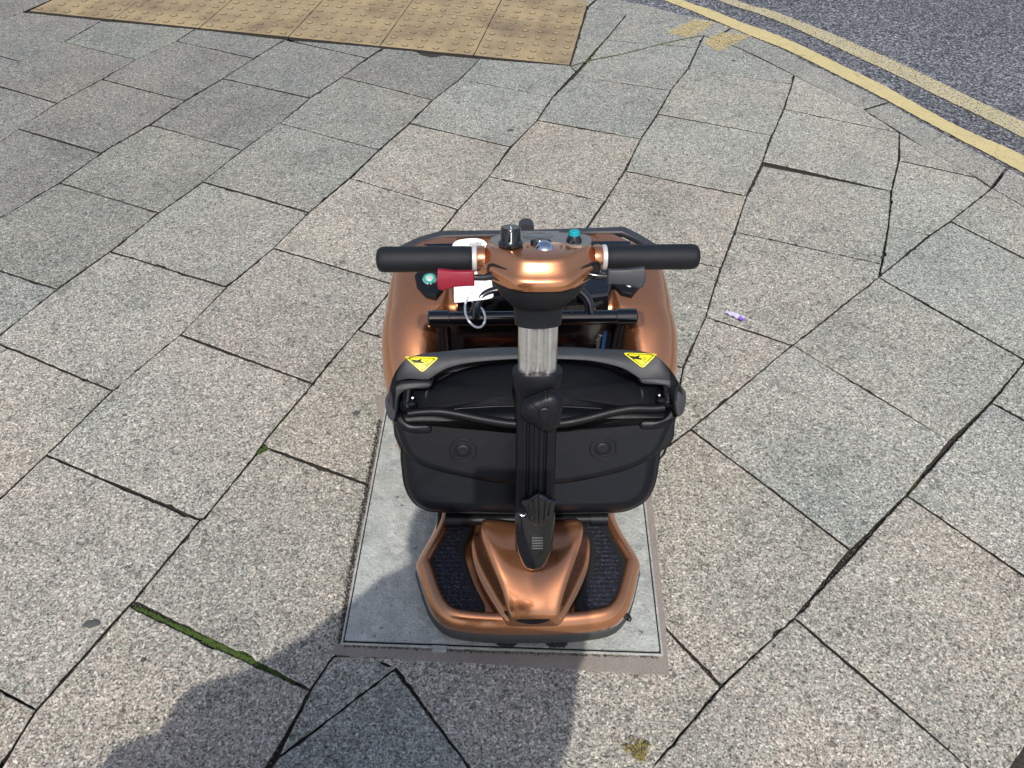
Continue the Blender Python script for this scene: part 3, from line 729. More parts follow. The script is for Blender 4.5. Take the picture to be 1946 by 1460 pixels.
# ------------------------------------------------------------------ the mobility scooter (local x right, y towards its rear, z up)
SO = Vector((.045, .69, .0)); SY = R(2.5)
sc = empty('mobility_scooter', (SO.x, SO.y, .0087), SY)
tag(sc, 'copper and black folding mobility scooter parked on the steel access cover, seat folded down', 'mobility scooter')
ROTI = Matrix.Rotation(-SY, 3, 'Z')
def toL(p): return ROTI @ (p-SO)
def S(px, py, z): return toL(W(px, py, z))
CL = toL(Vector((0, 0, CAMH)))
def onp(fr, px, py, h=0.0):
    """(u, w) on the plane of frame fr lifted by h, for a photo position"""
    r = ROTI @ ray(px, py); o = fr.o+fr.n*h; t = (o-CL).dot(fr.n)/r.dot(fr.n); p = CL+r*t-fr.o
    return (p.dot(fr.ex), p.dot(fr.et))
X0 = .007
FLAT = Frame((X0, 0, 0), (1, 0, 0), (0, 1, 0))
def mirror(half):   # half: x>=0 points from front centre to back centre
    return [tuple(p) for p in half]+[(-x, y) for x, y in reversed(half) if x > 1e-6]
def sm2(pts, n=6): return [(p.x, p.y) for p in smooth_path([(x, y, 0) for x, y in pts], n, True)]

# floor pan -------------------------------------------------
fo = mirror([(0, -.036), (.05, -.0355), (.10, -.033), (.150, -.026), (.176, -.014), (.198, .012), (.213, .048), (.226, .088), (.2345, .112), (.227, .135), (.205, .185), (.194, .225), (.19, .30), (.19, .42), (0, .42)])
fo_s = []
for i in range(len(fo)):
    a, b_ = Vector(fo[i]), Vector(fo[(i+1) % len(fo)])
    fo_s += [a.lerp(b_, .22), a.lerp(b_, .5), a.lerp(b_, .78)]
fo_s = [(p.x, p.y) for p in fo_s]
mesh('floor_pan', *puff(FLAT, fo_s, [(.004, .082), (-.001, .087), (.0005, .098), (.004, .108), (.012, .119), (.020, .1235), (.026, .1235), (.0295, .121), (.031, .110), (.034, .102)]), 'copper', sc, smooth=60)
mesh('lower_skirt', *puff(FLAT, fo_s, [(.03, .044), (.008, .045), (-.001, .052), (-.004, .066), (-.002, .080), (.003, .0845), (.03, .085)]), 'skirt', sc, smooth=50)
bo = MB(); c_ = Vector((X0+.198, .004, .074)); bo.add(*lathe((c_.x, c_.y, .076), (.3, -1, .1), [(.0, -.006), (.006, -.006), (.006, .004), (.003, .0075), (0, .0075)], 12)); bo.build('skirt_screw', 'gloss', sc)

def mat_outline(pts): return [(S(px, py, .115).x, S(px, py, .115).y) for px, py in pts]
mlo = mat_outline([(838,975),(833,990),(827,1023),(817,1060),(815,1076),(818,1111),(833,1151),(843,1165),(858,1173),(885,1177),(908,1177),(919,1170),(921,1160),(918,1148),(901,1116),(884,1066),(884,1040),(897,1015),(905,975)])
mro = mat_outline([(1150,975),(1156,1003),(1165,1028),(1183,1060),(1188,1076),(1187,1105),(1178,1140),(1167,1158),(1150,1167),(1125,1171),(1105,1169),(1095,1160),(1095,1146),(1110,1108),(1120,1066),(1116,1030),(1105,1010),(1085,975)])
for o_ in (mlo, mro):
    o_ = sm2(o_, 4)
    if area2(o_) < 0: o_ = o_[::-1]
    fr = Frame((0, 0, 0), (1, 0, 0), (0, 1, 0))
    mt = mesh('foot_mat', *puff(fr, o_, [(.004, .100), (.004, .112), (.006, .1150), (.0065, .1155)], False), 'carpet', sc, smooth=60)
    mb_ = MB(); pth = [fr.p(p[0], p[1], .1125+random.uniform(-.0006, .0006)) for p in inset(o_, .0055)]
    mb_.add(*tube(pth, [.0066+random.uniform(-.0008, .0008) for _ in pth][0], 10, closed=True)); mb_.build('binding', 'binding', mt, smooth=180)

# nose cowl: sections across, from the tip back towards the tiller
NX = .011
def nsec(y, wf, wr, zf, zr, zc, zb_=.10, hw=.036):
    """flange half width, ridge half width; heights of flange, ridge and centre line; hw = half width of the hollow"""
    d = wf-wr
    half = [(wf, zb_), (wf, zf-.004), (wf-.002, zf), (wf-d*.30, zf+.002), (wf-d*.62, lerp(zf, zr, .22)), (wf-d*.86, lerp(zf, zr, .68)), (wr+.0005, lerp(zf, zr, .93)), (wr-.005, zr), (wr-.013, zr+.0004), (lerp(hw, wr-.013, .62), lerp(zc, zr, .72)), (lerp(hw, wr-.013, .25), lerp(zc, zr, .30)), (hw*.8, zc), (hw*.4, zc+.0003), (0, zc+.0005)]
    return [Vector((NX+x, y, z)) for x, z in half]+[Vector((NX-x, y, z)) for x, z in reversed(half[:-1])]
secs = [nsec(-.0300, .046, .034, .112, .1135, .114, hw=.012), nsec(-.0275, .052, .0395, .121, .128, .129, hw=.013), nsec(-.0240, .056, .0425, .1255, .139, .141, hw=.014), nsec(-.016, .063, .0465, .1275, .149, .152, hw=.015),
        nsec(.002, .0745, .053, .129, .160, .163, hw=.018), nsec(.028, .090, .063, .130, .174, .173, hw=.022), nsec(.055, .104, .075, .131, .186, .179, hw=.028), nsec(.085, .116, .088, .133, .197, .183, hw=.034),
        nsec(.11, .122, .0975, .134, .2035, .185, hw=.037), nsec(.14, .125, .1035, .135, .204, .186, hw=.038), nsec(.158, .123, .102, .134, .198, .184, hw=.037), nsec(.170, .116, .094, .13, .182, .172, hw=.035), nsec(.178, .106, .082, .115, .14, .14, hw=.03)]
vs, fs = loft(secs, True, True)
mesh('nose_cowl', vs, fs, 'copper', sc, smooth=75, sub=1)
# dark slot under the cowl tip
sl = smooth_path([S(x, y, z) for x, y, z in ((958,1166,.138), (975,1178,.131), (1012,1186,.1285), (1047,1178,.131), (1066,1164,.138))], 8)
tb_ = MB(); tb_.add(*tube(sl, [.0008+.0040*math.sin(math.pi*i/(len(sl)-1))**.6 for i in range(len(sl))], 8)); tb_.build('cowl_slot', 'joint', sc)
# raised seams round the tiller foot
sm_ = MB()
for s in (-1, 1):
    sm_.add(*tube(smooth_path([(NX+s*.050, .095, .1835), (NX+s*.040, .068, .1765), (NX+s*.022, .052, .1730), (NX+s*.0135, .036, .1690), (NX+s*.0125, .020, .1610)], 6), .0055, 12))
sm_.build('cowl_seam', 'copper', sc)

# tiller ----------------------------------------------------
TB = Vector((.012, .075, .185)); TT = Vector((.004, .262, .735)); TD = (TT-TB).normalized()
TF = Frame(TB, (1, 0, 0), (0, 1, 0)); TF.n = TD; TF.ex = (Vector((1, 0, 0))-TD*TD.x).normalized(); TF.et = TD.cross(TF.ex)   # et points to the rear/down
def tp(u, w, h): return TF.p(u, w, h)
def tlen(z): return (z-TB.z)/TD.z
colsec = [(.0355, .012), (.0355, -.012), (.032, -.019), (.024, -.022), (.019, -.022), (.0165, -.017), (.0135, -.017), (.012, -.0215), (.006, -.0225), (.0035, -.0185), (-.0035, -.0185), (-.006, -.0225), (-.012, -.0215), (-.0135, -.017), (-.0165, -.017), (-.019, -.022), (-.024, -.022), (-.032, -.019), (-.0355, -.012), (-.0355, .012), (-.028, .020), (.028, .020)]
h1 = tlen(.572); 
mesh('tiller_column', *loft([[tp(u, w, .03) for u, w in colsec], [tp(u, w, h1) for u, w in colsec]]), 'plastic', sc, smooth=35, bevel=.001, bseg=2)
ov = lambda a, b_, n=36, e=2.6: [(a*math.copysign(abs(math.cos(t_))**(2/e), math.cos(t_)), b_*math.copysign(abs(math.sin(t_))**(2/e), math.sin(t_))) for t_ in [2*math.pi*k/n for k in range(n)]]
cs = []
for s_, h in ((.90, h1-.085), (1, h1-.08), (1.0, h1-.03), (1.08, h1-.022), (1.12, h1-.012), (1.12, h1+.004), (1.06, h1+.008), (.9, h1+.008)):
    cs.append([tp(u*s_, w*s_, h) for u, w in ov(.0385, .0265)])
mesh('tiller_collar', *loft(cs), 'plastic', sc, smooth=40)
alsec = [(.0175+.0155*math.cos(R(a_)), .0180*math.sin(R(a_))) for a_ in range(-115, 116, 10)]+[(.0075, .0095), (-.0075, .0095)]
alsec += [(-.0175+.0155*math.cos(R(a_)), .0180*math.sin(R(a_))) for a_ in range(65, 296, 10)]+[(-.0075, -.0095), (-.003, -.0115), (.003, -.0115), (.0075, -.0095)]
h2 = tlen(.70)
mesh('inner_tube', *loft([[tp(u, w, h1-.02) for u, w in alsec], [tp(u, w, h2) for u, w in alsec]]), 'alu', sc, smooth=35)
# gloss foot with a V bottom
TFB = Frame(tp(0, 0, 0), TF.ex, TD); TFB.n = -TF.et    # plane facing the front, w runs up the column
foot = [(0, -.012), (.010, -.009), (.019, -.004), (.0255, .010), (.0315, .032), (.0355, .06), (.0375, .10), (.0375, .125), (.030, .132), (.022, .128), (.012, .133), (0, .139)]
foot = mirror(foot)
def fp3(q): return [TFB.p(x, y, h) for x, y, h in q]
rings = []
for ins, h in ((0, -.018), (0, .018), (.0015, .022), (.006, .026), (.009, .0265)):
    rings.append([TFB.p(p[0], p[1], h) for p in (inset(foot, ins) if ins else [Vector(q) for q in foot])])
mesh('tiller_foot', *loft(rings), 'gloss', sc, smooth=50)
# sculpted badge-like cover with ribs and reflector grille below it
bd = MB()
def bpt(px, py, h): u, w = onp(TFB, px, py, h); return (u, w)
o1 = [bpt(x, y, .028) for x, y in ((990,957),(1004,954),(1015,946),(1024,942),(1034,947),(1044,954),(1055,957),(1052,975),(1044,992),(1035,1001),(1025,1005),(1014,1001),(1004,990),(996,972))]
bd.add(*puff(TFB, [(x, y) for x, y in o1], [(0, .024), (0, .029), (.002, .032), (.004, .0325)]))
for k, (a_, b_) in enumerate((((1024,946),(1025,1000)), ((1012,956),(1017,995)), ((1037,955),(1034,995)), ((1001,960),(1009,985)), ((1048,960),(1042,985)))):
    u0, u1 = bpt(*a_, .032), bpt(*b_, .032)
    bd.add(*tube([TFB.p(*u0, .032), TFB.p((u0[0]+u1[0])/2, (u0[1]+u1[1])/2, .0355), TFB.p(*u1, .032)], .0022, 8))
bd.build('badge_cover', 'gloss', sc, smooth=50)
gr = MB(); pg = [bpt(x, y, .028) for x, y in ((1009,1022),(1033,1022),(1034,1048),(1030,1060),(1021,1068),(1012,1060),(1007,1048))]
gr.add(*puff(TFB, pg, [(0, .024), (0, .0275), (.001, .028)]))
for i in range(6):
    for j in range(5):
        u, w = bpt(1012+i*3.6, 1027+j*5, .0285); gr.add([TFB.p(u-.0009, w-.0008, .0288), TFB.p(u+.0009, w-.0008, .0288), TFB.p(u+.0009, w+.0008, .0288), TFB.p(u-.0009, w+.0008, .0288)], [[0, 1, 2, 3]], 1)
gr.build('reflector_grille', ['ink', 'silver'], sc, smooth=30)
# adjusting knob on the collar
KF = tp(.010, -.028, h1-.050); kax = (-TF.et+Vector((0, 0, .1))).normalized()
kn = MB()
kn.add(*lathe(KF, kax, [(0, -.012), (.014, -.012), (.015, .006), (0.0, .006)], 24))
lob = lambda th, h: 1+.14*math.cos(3*th+.3)+(.03*math.cos(36*th) if abs(math.cos(3*th+.3)) < .8 else 0)
kn.add(*lathe(KF, kax, [(0, .004), (.030, .004), (.0345, .007), (.0350, .012), (.0325, .0145), (.0350, .017), (.0345, .020), (.0320, .0225), (.030, .026), (.023, .030), (.0115, .0305)], 90, lob))
kn.add(*lathe(KF, kax, [(.0115, .0298), (.0115, .0325), (.0095, .0335), (.008, .032), (0, .032)], 28))
kn.build('adjusting_knob', 'plastic', sc, smooth=38)

# control head ----------------------------------------------
HO = Vector((.004, .272, .765)); HY = R(1.5)
HR = Matrix.Rotation(HY, 3, 'Z')
HN = Vector((0, .30, .954)).normalized()
HF = Frame(HO, HR @ Vector((1, 0, 0)), (0, 1, 0)); HF.n = HR @ HN; HF.et = HF.n.cross(HF.ex)
he = HF
top = mirror([(0, -.064), (.020, -.0635), (.038, -.0595), (.052, -.048), (.068, -.031), (.083, -.016), (.0930, .000), (.0935, .020), (.090, .034), (.080, .043), (.062, .0475), (.035, .0485), (0, .048)])
top_s = [(x*1.06, y) for x, y in sm2(top, 3)]
prof = [(.995, -.026), (1.006, -.022), (1.008, -.013), (1.0, -.0070), (.982, -.0040), (.955, -.0018), (.92, .0016), (.88, .0075), (.845, .0140), (.815, .0182), (.79, .0192)]
rings = []
for s_, h in prof:
    rg = []
    for x, y in top_s:
        yy = .040+(y-.040)*s_; xx = x*s_
        dip = .010*max(0, -(yy+.02)/.045)   # slopes down towards the front tip
        rg.append(he.p(xx, yy, h-dip*(1 if h > -.015 else .55)))
    rings.append(rg)
hd = mesh('control_head_cover', *loft(rings), 'copper', sc, smooth=75)
# lower grey cover: wide under the head, narrowing on to the tube
lo = []
for s_, a_, b_, yo, h in ((0, .076, .046, -.006, -.016), (0, .079, .048, -.007, -.026), (0, .075, .048, -.008, -.036), (0, .064, .044, -.008, -.052), (0, .048, .034, -.003, -.072), (0, .043, .027, 0, -.078), (0, .0405, .0245, 0, -.084), (0, .0385, .0235, .0, -.112), (0, .036, .022, 0, -.113)):
    lo.append([he.p(x, y+yo, h) for x, y in ov(a_, b_, 40, 2.3)])
mesh('control_head_base', *loft(lo), 'headgrey', sc, smooth=50)
# slots and lever arms
for s in (-1, 1):
    u_, w_ = onp(he, 949 if s < 0 else 1119, 529 if s < 0 else 525, -.016)
    p_ = he.p(u_, w_, -.016); fr = Frame(p_+(CL-p_).normalized()*.011, Vector((.86, s*.50, 0)), (0, .55, .83))
    q = rrect(0, 0, .046, .0235, .0115)
    mesh('lever_slot', *puff(fr, q, [(0, -.022), (0, .0002), (.0010, .0012), (.0024, .0004), (.0034, -.003)]), 'joint', sc, smooth=40)
    lv = MB(); a_ = he.p(s*.070, -.022, -.018); b_ = he.p(s*.104, -.029, -.020)
    lv.add(*tube([a_, a_.lerp(b_, .5)+Vector((0, -.003, 0)), b_, b_+Vector((s*.016, -.002, 0))], [.007, .006, .005, .0045], 10))
    arm = lv.build('lever_arm', 'gloss', sc, smooth=60)
    pf = Frame(he.p(s*.1045, -.032, -.019), HR @ Vector((1, 0, 0)), (0, .45, .9))
    ot = [(-.001*s, -.0125), (s*.010, -.0125), (s*.030, -.0135), (s*.048, -.0185), (s*.055, -.015), (s*.0575, 0), (s*.0545, .0165), (s*.049, .0155), (s*.030, .0120), (s*.010, .0115), (-.001*s, .0115)]
    if area2(ot) < 0: ot = ot[::-1]
    rings = []
    for ins, h in ((.002, -.0055), (0, -.004), (0, .004), (.0015, .006), (.003, .0065)):
        rings.append([pf.p(p[0], p[1], h+.010*max(0, (abs(p[0])-.02)/.04)**1.6) for p in (inset(ot, ins) if ins else [Vector(z_) for z_ in ot])])
    o = mesh('lever_paddle', *loft(rings), 'red' if s < 0 else 'trim', sc, smooth=40, bevel=.0008, bseg=2)
    o['label'] = 'red lever paddle' if s < 0 else 'black lever paddle'
    # stub, silver ring, foam grip
    dx = HR @ Vector((s, 0, 0)); c0 = he.p(s*.0905, .006, -.002)
    mesh('grip_sleeve', *lathe(c0, dx, [(.0, -.004), (.0200, -.004), (.0208, .004), (.0196, .009), (0, .009)], 32), 'copper', sc)
    mesh('grip_ring', *lathe(c0, dx, [(0, .009), (.0195, .009), (.0205, .011), (.0205, .0155), (.019, .0165), (0, .0165)], 32), 'silver', sc)
    GL = .1525
    mesh('hand_grip', *lathe(c0, dx, [(0, .016), (.0175, .016), (.0195, .018), (.0200, .03), (.0201, GL*.5), (.0203, GL), (.0197, GL+.006), (.0165, GL+.011), (.010, GL+.0135), (0, GL+.014)], 40), 'foam', sc, smooth=60)
# dash panel and what stands on it
pn = []
def hp(px, py, h): return onp(he, px, py, h)
ph_ = .0192
panel = [hp(x, y, ph_) for x, y in ((932,462),(934,469),(942,475),(955,478),(975,477),(988,473),(1000,471),(1060,471),(1070,472),(1085,476),(1105,477),(1118,474),(1123,467),(1122,460),(1112,456),(1062,452),(1062,449),(990,449),(972,453),(945,457))]
if area2(panel) < 0: panel = panel[::-1]
mesh('dash_panel', *puff(he, panel, [(0, .0165), (0, .0205), (.001, .021)]), 'panel', sc, smooth=40)
def disc(name, px, py, h, r, prof, m, par=sc, ax=None, seg=32, sx=1):
    u, w = hp(px, py, h); return mesh(name, *lathe(he.p(u, w, h), ax or he.n, prof, seg), m, par, smooth=40)
dl = disc('speed_dial', 970, 474, .021, 0, [(0, 0), (.0195, 0), (.0197, .004), (.0165, .0075), (.0160, .010), (.0158, .026), (.0140, .0285), (0, .0285)], 'gloss')
u, w = hp(970, 474, .021); ln_ = MB(); 
ln_.add([he.p(u-.0006, w-.0169, .0285), he.p(u+.0009, w-.0169, .0285), he.p(u+.0009, w-.0162, .046), he.p(u-.0006, w-.0162, .046)], [[0, 1, 2, 3]])
ln_.add([he.p(u-.0006, w-.014, .0498), he.p(u+.0009, w-.014, .0498), he.p(u+.0009, w+.004, .0498), he.p(u-.0006, w+.004, .0498)], [[0, 1, 2, 3]])
ln_.build('dial_pointer', 'white', dl, smooth=None)
b1 = disc('horn_button', 1090, 468, .021, 0, [(0, 0), (.0128, 0), (.0125, .004), (.0095, .011), (0, .011)], 'gloss')
disc('button_cap', 1090, 468, .021, 0, [(.0088, .0105), (.0088, .0165), (.0072, .0182), (0, .0182)], 'teal', b1)
u, w = hp(1021, 458, .021)
mesh('gauge_lens', *loft([[he.p(u+x*k, w+y*k, h) for x, y in ov(.0245, .0165, 40, 2)] for k, h in ((1, .0205), (1, .0225), (.93, .0238), (.6, .025))]), 'lens', sc)
u, w = hp(1027, 470, .021)
mesh('rocker_switch', *loft([[he.p(u+x*k, w+y*k, h) for x, y in ov(.0165, .008, 32, 2)] for k, h in ((1, .018), (1, .0245), (.85, .0265), (.5, .027))]), 'gloss', sc)
u, w = hp(1034, 481, .015)
mesh('chrome_lamp_dome', *lathe(he.p(u, w, .009), (he.n*.8+Vector((0, -.45, 0))).normalized(), [(.0160, 0), (.0165, .004), (.0156, .006), (.0150, .008), (.0140, .012), (.0115, .0155), (.007, .0178), (0, .0185)], 36), 'chrome', sc, smooth=70)
for s in (-1, 1):    # raised copper fins beside the lamp
    fx = u+s*.0225
    v8 = [he.p(fx-s*.004, w-.030, .004), he.p(fx+s*.001, w-.030, .003), he.p(fx+s*.008, w+.004, .012), he.p(fx-s*.001, w+.004, .011), he.p(fx-s*.003, w-.026, .009), he.p(fx-s*.001, w-.026, .009), he.p(fx+s*.006, w-.002, .0215), he.p(fx+s*.002, w-.002, .0215)]
    mesh('lamp_fin', v8, [[0, 1, 2, 3], [4, 5, 6, 7], [0, 1, 5, 4], [1, 2, 6, 5], [2, 3, 7, 6], [3, 0, 4, 7]], 'copper', sc, smooth=60, bevel=.0015)
lf = []
for k, h, yo in ((1.25, -.006, -.024), (1.12, .006, -.018), (.95, .0145, -.008), (.85, .0165, 0)):
    lf.append([he.p(u+x*k, w+y*k*.9+yo, h) for x, y in ov(.021, .017, 32, 2.4)])
mesh('lamp_shroud', *loft(lf), 'copper', sc, smooth=70)

# seat, folded flat: plastic back shell with carry recess -----------------
SF = Frame((.010, .160, .215), (1, 0, 0), (0, .175, .245))
sf = SF.p
def fs_(px, py, h=0.0): return onp(SF, px, py, h)
def sl_(pts, h=0.0): return [fs_(x, y, h) for x, y in pts]
def ccw(o_): return o_ if area2(o_) > 0 else o_[::-1]
seat = empty('seat', (0, 0, 0)); seat.parent = sc
# cushion behind and below
cu = ccw(sm2(sl_([(763,860),(765,905),(770,935),(783,960),(803,975),(840,982),(1005,985),(1160,983),(1205,974),(1232,955),(1246,925),(1252,890),(1254,860),(1240,800),(1005,780),(780,800)], -.02), 4))
mesh('cushion', *puff(SF, cu, [(.016, -.085), (.004, -.078), (0, -.066), (0, -.040), (.004, -.024), (.014, -.013), (.03, -.008)]), 'vinyl', seat, smooth=70)
pp = [SF.p(p[0], p[1], -.035) for p in cu]; pb = MB(); pb.add(*tube(pp, .0026, 8, closed=True)); pb.build('piping', 'vinyl', seat, smooth=180)
# lower shell panel
pn_ = ccw(sm2(sl_([(748,800),(756,832),(768,862),(790,886),(830,902),(880,914),(940,924),(1005,929),(1070,926),(1130,916),(1190,901),(1235,880),(1258,855),(1272,825),(1283,795),(1262,790),(1180,786),(1120,800),(1065,810),(1005,813),(950,810),(880,800),(830,789),(775,790)]), 4))
mesh('seat_back_panel', *puff(SF, pn_, [(.006, -.030), (.001, -.022), (0, -.008), (.003, .000), (.009, .005), (.016, .0065)]), 'seatplastic', seat, smooth=60)
for cx_, cy_ in ((880, 862), (1145, 858)):
    rg_ = MB()
    u, w = fs_(cx_, cy_, .0065)
    for r_ in (.026, .0165):
        rg_.add(*tube([SF.p(u+r_*math.cos(a_), w+r_*.88*math.sin(a_), .0062) for a_ in [2*math.pi*k/40 for k in range(40)]], .0016, 8, closed=True))
    rg_.add(*loft([[SF.p(u+x*k, w+y*k, h) for x, y in ov(.0135, .012, 28, 2)] for k, h in ((1, .004), (1, .0070), (.9, .0078), (.5, .0076))]))
    rg_.build('screw_cap', 'seatplastic', seat, smooth=60)
# carry recess (a concave bowl)
rec_o = ccw(sm2(sl_([(786,798),(775,785),(772,760),(790,742),(825,733),(870,712),(930,698),(1005,692),(1090,695),(1150,704),(1205,728),(1245,738),(1262,756),(1262,780),(1245,795),(1180,790),(1120,802),(1065,812),(1005,815),(950,812),(880,804),(830,796)]), 4))
cxr = sum(p[0] for p in rec_o)/len(rec_o); cyr = sum(p[1] for p in rec_o)/len(rec_o)
rr_ = []
for k, h in ((1.0, -.002), (.995, -.006), (.985, -.016), (.95, -.026), (.88, -.036), (.7, -.045), (.4, -.050), (.1, -.052)):
    rr_.append([SF.p(cxr+(x-cxr)*k, cyr+(y-cyr)*k, h) for x, y in rec_o])
vs, fs = loft(rr_, False); k = len(vs)-len(rec_o); fs.append([k+i for i in range(len(rec_o))])
mesh('carry_recess', vs, fs, 'recess', seat, smooth=70)
# solid pan behind everything
po_ = ccw(sm2(sl_([(745,800),(738,770),(745,745),(775,728),(850,708),(1005,694),(1150,704),(1240,728),(1285,745),(1295,765),(1285,800),(1250,870),(1005,900),(780,870)], -.05), 4))
mesh('seat_pan', *puff(SF, po_, [(.01, -.115), (0, -.105), (0, -.060), (.004, -.056)]), 'seatplastic', seat, smooth=60)
for s in (-1, 1):
    MX = (lambda x, y: (x, y)) if s < 0 else (lambda x, y: (2034-x, y-8))
    def capo(pts): return ccw(sm2([fs_(*MX(*p)) for p in pts], 3))
    mesh('end_cap', *puff(SF, capo([(734,766),(740,750),(752,738),(770,731),(818,730),(816,741),(780,744),(764,752),(758,765),(756,785),(752,802),(744,801),(738,792)]), [(.002, -.06), (0, -.05), (0, .010), (.0015, .014), (.003, .0155)], False), 'bandplastic', seat, smooth=55)
    mesh('side_bracket', *puff(SF, capo([(749,800),(757,800),(762,790),(768,797),(776,806),(790,810),(818,811),(819,826),(790,827),(772,823),(760,816)]), [(.001, -.02), (0, -.012), (0, .008), (.0015, .012), (.003, .0135)], False), 'plastic', seat, smooth=55)
    mesh('hinge_channel', *puff(SF, capo([(762,765),(768,752),(785,746),(815,744),(812,775),(818,806),(790,807),(774,802),(764,788)]), [(0, -.055), (0, -.040), (.003, -.037)], False), 'plastic', seat, smooth=55)
# glossy lip along the lower side of the recess
lp = smooth_path([SF.p(*fs_(x, y, .006), .006) for x, y in ((775,792),(800,789),(835,788),(870,793),(920,803),(965,810),(1005,812),(1065,810),(1110,802),(1160,789),(1200,782),(1240,782),(1262,780))], 6)
lb_ = MB(); nl = len(lp); lb_.add(*tube(lp, [.0075+.002*math.sin(math.pi*i/(nl-1)) for i in range(nl)], 14)); lb_.build('recess_lip', 'plastic', seat, smooth=180)
# upper band: front edge rolls over to a top surface that runs back to the hinge
ftop = [(737,770),(740,752),(752,733),(775,726),(812,727),(822,722),(850,706),(890,696),(950,690),(1005,688),(1080,689),(1130,693),(1180,705),(1210,722),(1222,729),(1262,729),(1285,741),(1296,758)]
bback = [(742,748),(748,722),(762,700),(778,688),(810,680),(830,678),(850,676),(890,672),(950,669),(1005,668),(1080,668),(1130,671),(1180,673),(1215,676),(1235,680),(1254,690),(1275,712),(1290,738)]
A_ = smooth_path([SF.p(*fs_(x, y, .012), .012) for x, y in ftop], 5)
zt = A_[len(A_)//2].z
B_ = smooth_path([S(x, y, .478) for x, y in bback], 5)
bn = MB(); rings = []
for i in range(len(A_)):
    a_, b_ = A_[i], B_[i]
    dwn = -SF.n*.020; e_ = min(i, len(A_)-1-i)/6.0; e_ = min(1, e_)
    rings.append([a_+dwn-SF.et*.002, a_-SF.n*.006, a_, a_.lerp(b_, .06)+Vector((0, 0, .003)), a_.lerp(b_, .30)+Vector((0, 0, .006)), a_.lerp(b_, .65)+Vector((0, 0, .005)), b_, b_+Vector((0, .010, -.006)), b_+Vector((0, .014, -.03)), b_+Vector((0, .0, -.055)), a_+dwn+Vector((0, .02, -.02))])
bn.add(*loft(rings, True, True))
bnd = bn.build('hinge_band', 'bandplastic', seat, smooth=60)
# end brackets curling round both sides
for s, pts in ((-1, [(750,738),(744,762),(746,786),(757,803),(775,812),(800,813),(818,813)]), (1, [(1284,738),(1292,758),(1287,782),(1274,800),(1255,808),(1235,809),(1218,809)])):
    hg = MB(); ce = (772, 776) if s < 0 else (1268, 770)
    c_ = SF.p(*fs_(*ce, -.006), -.006); hg.add(*lathe(c_, (s*.5, -.5, .35), [(0, -.02), (.011, -.02), (.012, .004), (.009, .008), (0, .0085)], 24))
    hg.add(*tube([c_, c_+Vector((-s*.004, .02, .03))], .009, 14))
    hg.build('hinge_pin', 'gloss', seat, smooth=50)
    c2 = SF.p(*fs_(785 if s < 0 else 1251, 762 if s < 0 else 757, -.004), -.004)
    mesh('hinge_bolt', *lathe(c2, (0, -.7, .7), [(0, -.02), (.0035, -.02), (.0035, .001), (.002, .003), (0, .003)], 12), 'chrome', seat)
